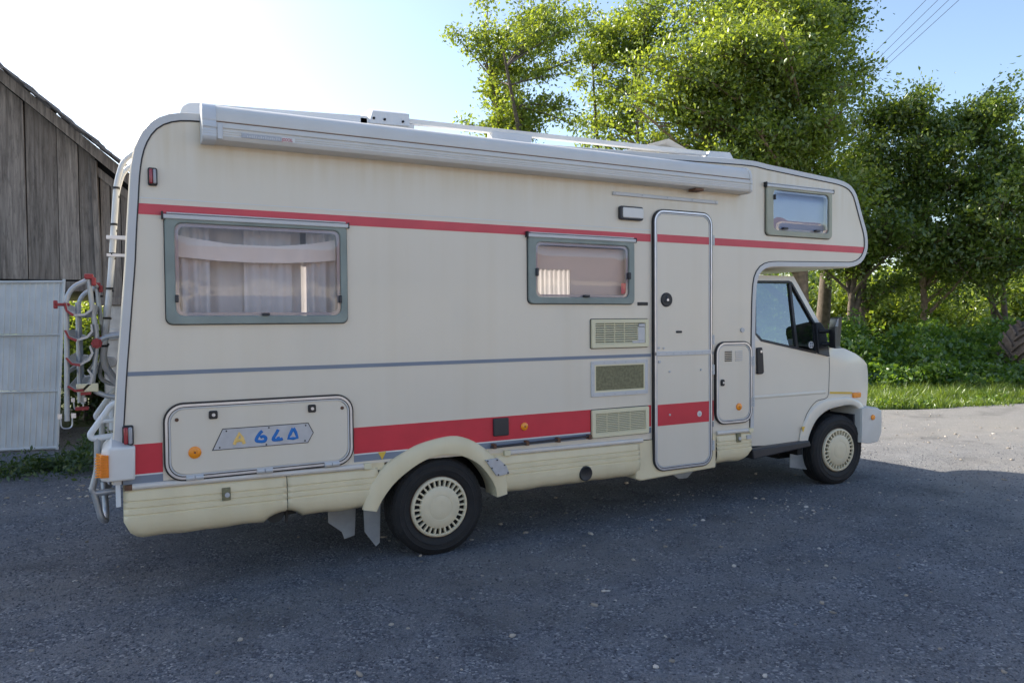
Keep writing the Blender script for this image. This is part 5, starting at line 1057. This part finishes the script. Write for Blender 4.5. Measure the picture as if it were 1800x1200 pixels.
def stonemat(name, stops, rough=.85):
    m = bpy.data.materials.new(name); m.use_nodes = True; N = m.node_tree.nodes; L = m.node_tree.links; b_ = N['Principled BSDF']; b_.inputs['Roughness'].default_value = rough; b_.inputs['Specular IOR Level'].default_value = .3
    g_ = N.new('ShaderNodeNewGeometry'); r = N.new('ShaderNodeValToRGB'); e = r.color_ramp.elements
    while len(e) < len(stops): e.new(.5)
    for k, (p, c) in enumerate(stops): e[k].position = p; e[k].color = (*c, 1)
    L.new(g_.outputs['Random Per Island'], r.inputs[0]); L.new(r.outputs[0], b_.inputs['Base Color']); return m
chip_m = stonemat('chip_stone', [(0, (.055, .06, .072)), (.55, (.125, .132, .150)), (.93, (.20, .206, .22)), (1, (.34, .33, .32))])
pale_m = stonemat('pale_stone', [(0, (.20, .18, .15)), (.6, (.38, .33, .27)), (1, (.55, .51, .46))])
rs = np.random.RandomState(33); n = 46000
d = 1.9+6.5*rs.beta(1.0, 1.7, n); u = rs.uniform(-80, 1880, n); P = CAM[None]+d[:, None]*(CF[None]+((u-900)/F_PX)[:, None]*CR[None]); P[:, 2] = 0
P = P[(P[:, 1] < 4.4)]; n = len(P); tag(pebbles('gravel_chips', P, rs.uniform(.003, .0065, n)*(1+.5*(rs.rand(n) < .05)), chip_m, rs), 'dark grey stone chips lying loose on the yard', 'gravel', kind='stuff')
n = 900; P = np.stack([rs.uniform(-3.5, 9, n), rs.uniform(-3.2, 4.5, n), np.zeros(n)], 1)
cl = np.concatenate([np.stack([rs.normal(cx, sx2, k), rs.normal(cy, sy2, k), np.zeros(k)], 1) for cx, cy, sx2, sy2, k in ((2.9, -.25, .5, .22, 70), (2.2, -.1, .5, .15, 30), (-1.95, 3.1, .22, .25, 120), (-2.4, 2.7, .4, .4, 40), (1.9, .35, .8, .2, 40), (6.6, 1.3, 1.0, .7, 120))])
R = np.concatenate([rs.gamma(2.0, .0030, n)+.003, rs.gamma(2.0, .0028, len(cl))+.003]); P = np.concatenate([P, cl]); big = np.array([(1.41, -1.67, 0), (-.89, -1.27, 0), (.98, -.66, 0), (1.32, -.55, 0), (.3, .2, 0), (1.9, -1.3, 0), (.55, -1.0, 0)]); P = np.concatenate([P, big]); R = np.concatenate([R, [.019, .018, .016, .015, .016, .015, .013]])
tag(pebbles('pale_pebbles', P, R, pale_m, rs), 'pale pebbles scattered over the dark gravel', 'pebbles', kind='stuff')

# ------------------------------------------------------------ tractor wheel at the right edge
mat('tractor_rubber', (.115, .085, .065), .85, var=.3, vscale=8, bump=.3, bscale=40)
tb = gnd(1826, 14.8); RT = .70; tw = thing('tractor_wheel', 'large tractor wheel with muddy chevron lugs beside the nettles', 'wheel', (tb[0], tb[1], RT-.02)); tw.rotation_euler = (0, 0, YAW*-1+0-rad(35)-rad(38))
prof = [(.36, -.26), (.50, -.30), (.62, -.31), (.685, -.29), (.70, -.15), (.705, 0), (.70, .15), (.685, .29), (.62, .31), (.50, .30), (.36, .26)]
def swapxy(mb): mb.v = [(y, x, z) for x, y, z in mb.v]; return mb
swapxy(MB().lathe(prof, 0, 0, 48)).build('tyre', 'tractor_rubber', tw, smooth=50)
swapxy(MB().lathe([(.36, -.24), (.34, -.20), (.33, .0), (.20, .05), (.0005, .05)], 0, 0, 32)).build('rim', 'tractor_rubber', tw, smooth=50)
for k in range(40):
    a = 2*math.pi*k/40; sg = 1 if k % 2 else -1; L0 = []
    for (y, da) in ((.005, .34), (.15, .14), (.315, -.05)):
        for w_, r0_, r1_ in ((.05, .69, .755),):
            for sgn in (-1, 1):
                for r_ in (r0_, r1_-(.02 if y > .2 else 0)):
                    t = a+da+sgn*w_*.75; L0.append((sg*y, r_*math.cos(t), r_*math.sin(t)))
    Fq = []
    for i in range(2):
        o_ = i*4; Fq += [(o_, o_+1, o_+5, o_+4), (o_+1, o_+3, o_+7, o_+5), (o_+3, o_+2, o_+6, o_+7)]
    Fq += [(0, 2, 3, 1), (8, 9, 11, 10)]
    MB().add(L0, Fq).build('tread_lug', 'tractor_rubber', tw)

# ------------------------------------------------------------ overhead wires
WN = [((1530, 100), (1628, 0), 'topmost overhead wire crossing the sky above the trees'), ((1539, 108), (1649, 0), 'second overhead wire, just under the topmost'), ((1547, 115), (1668, 0), 'third overhead wire, next to the lowest'), ((1532, 140), (1686, 0), 'lowest overhead wire crossing the sky above the trees')]
for (a, c, lab) in WN:
    a = np.array(a, float); c = np.array(c, float); dirn = c-a; A = at(*(a-dirn*1.2), 52); Bp = at(*c, 30); Cc = at(*(c+dirn*.9), 22)
    pts = [A*(1-t)+Bp*t-np.array([0, 0, .25*math.sin(math.pi*t)*0]) for t in np.linspace(0, 1, 6)]+[Bp*(1-t)+Cc*t for t in np.linspace(.2, 1, 5)]
    tag(MB().tube([tuple(p) for p in pts], .011, 5).build('power_line', 'blackplastic', None), lab, 'wire', 'overhead power lines')

# ------------------------------------------------------------ farm building across the yard (behind the photographer, mirrored in the glass)
mat('facade', (.66, .55, .40), .9, var=.08, vscale=1.2, streak=.2); mat('rooftile', (.21, .12, .08), .85, var=.25, vscale=4, bump=.5, bscale=12)
fh = thing('farm_building', 'long cream farm building with brown tiled roof mirrored in the windows', 'building', (14, -24, 0))
MB().box(-27, 27, -9, 0, 0, 3.4).build('wall', 'facade', fh)
MB().add([(-27.6, .5, 3.25), (27.6, .5, 3.25), (27.6, -4.5, 6.3), (-27.6, -4.5, 6.3), (27.6, -9.5, 3.25), (-27.6, -9.5, 3.25)], [(0, 1, 2, 3), (3, 2, 4, 5), (0, 3, 5), (1, 4, 2)]).build('roof', 'rooftile', fh)
for k in range(10):
    x = -24+5.2*k; wf = MB().box(x-.62, x+.62, -.02, .05, 1.05, 2.45).build('window', 'whiteplastic', fh); MB().box(x-.52, x-.04, .0, .06, 1.15, 2.35).box(x+.04, x+.52, .0, .06, 1.15, 2.35).build('pane', 'dark', wf)
dr = MB().box(-9.9, -8.5, -.02, .06, 0, 2.2).build('door', 'wood', fh)

for o in bpy.data.objects:
    if o.name.split('.')[0] in ('screw_heads', 'rivets', 'bracket_bolts', 'tread_blocks', 'rubber_collars', 'lens_ribs', 'plate_lettering', 'rail_ends', 'rod_brackets', 'skylight_stays', 'louvre', 'slat_stays', 'sticker_emblem', 'limbs', 'stems'): o['kind'] = 'stuff'
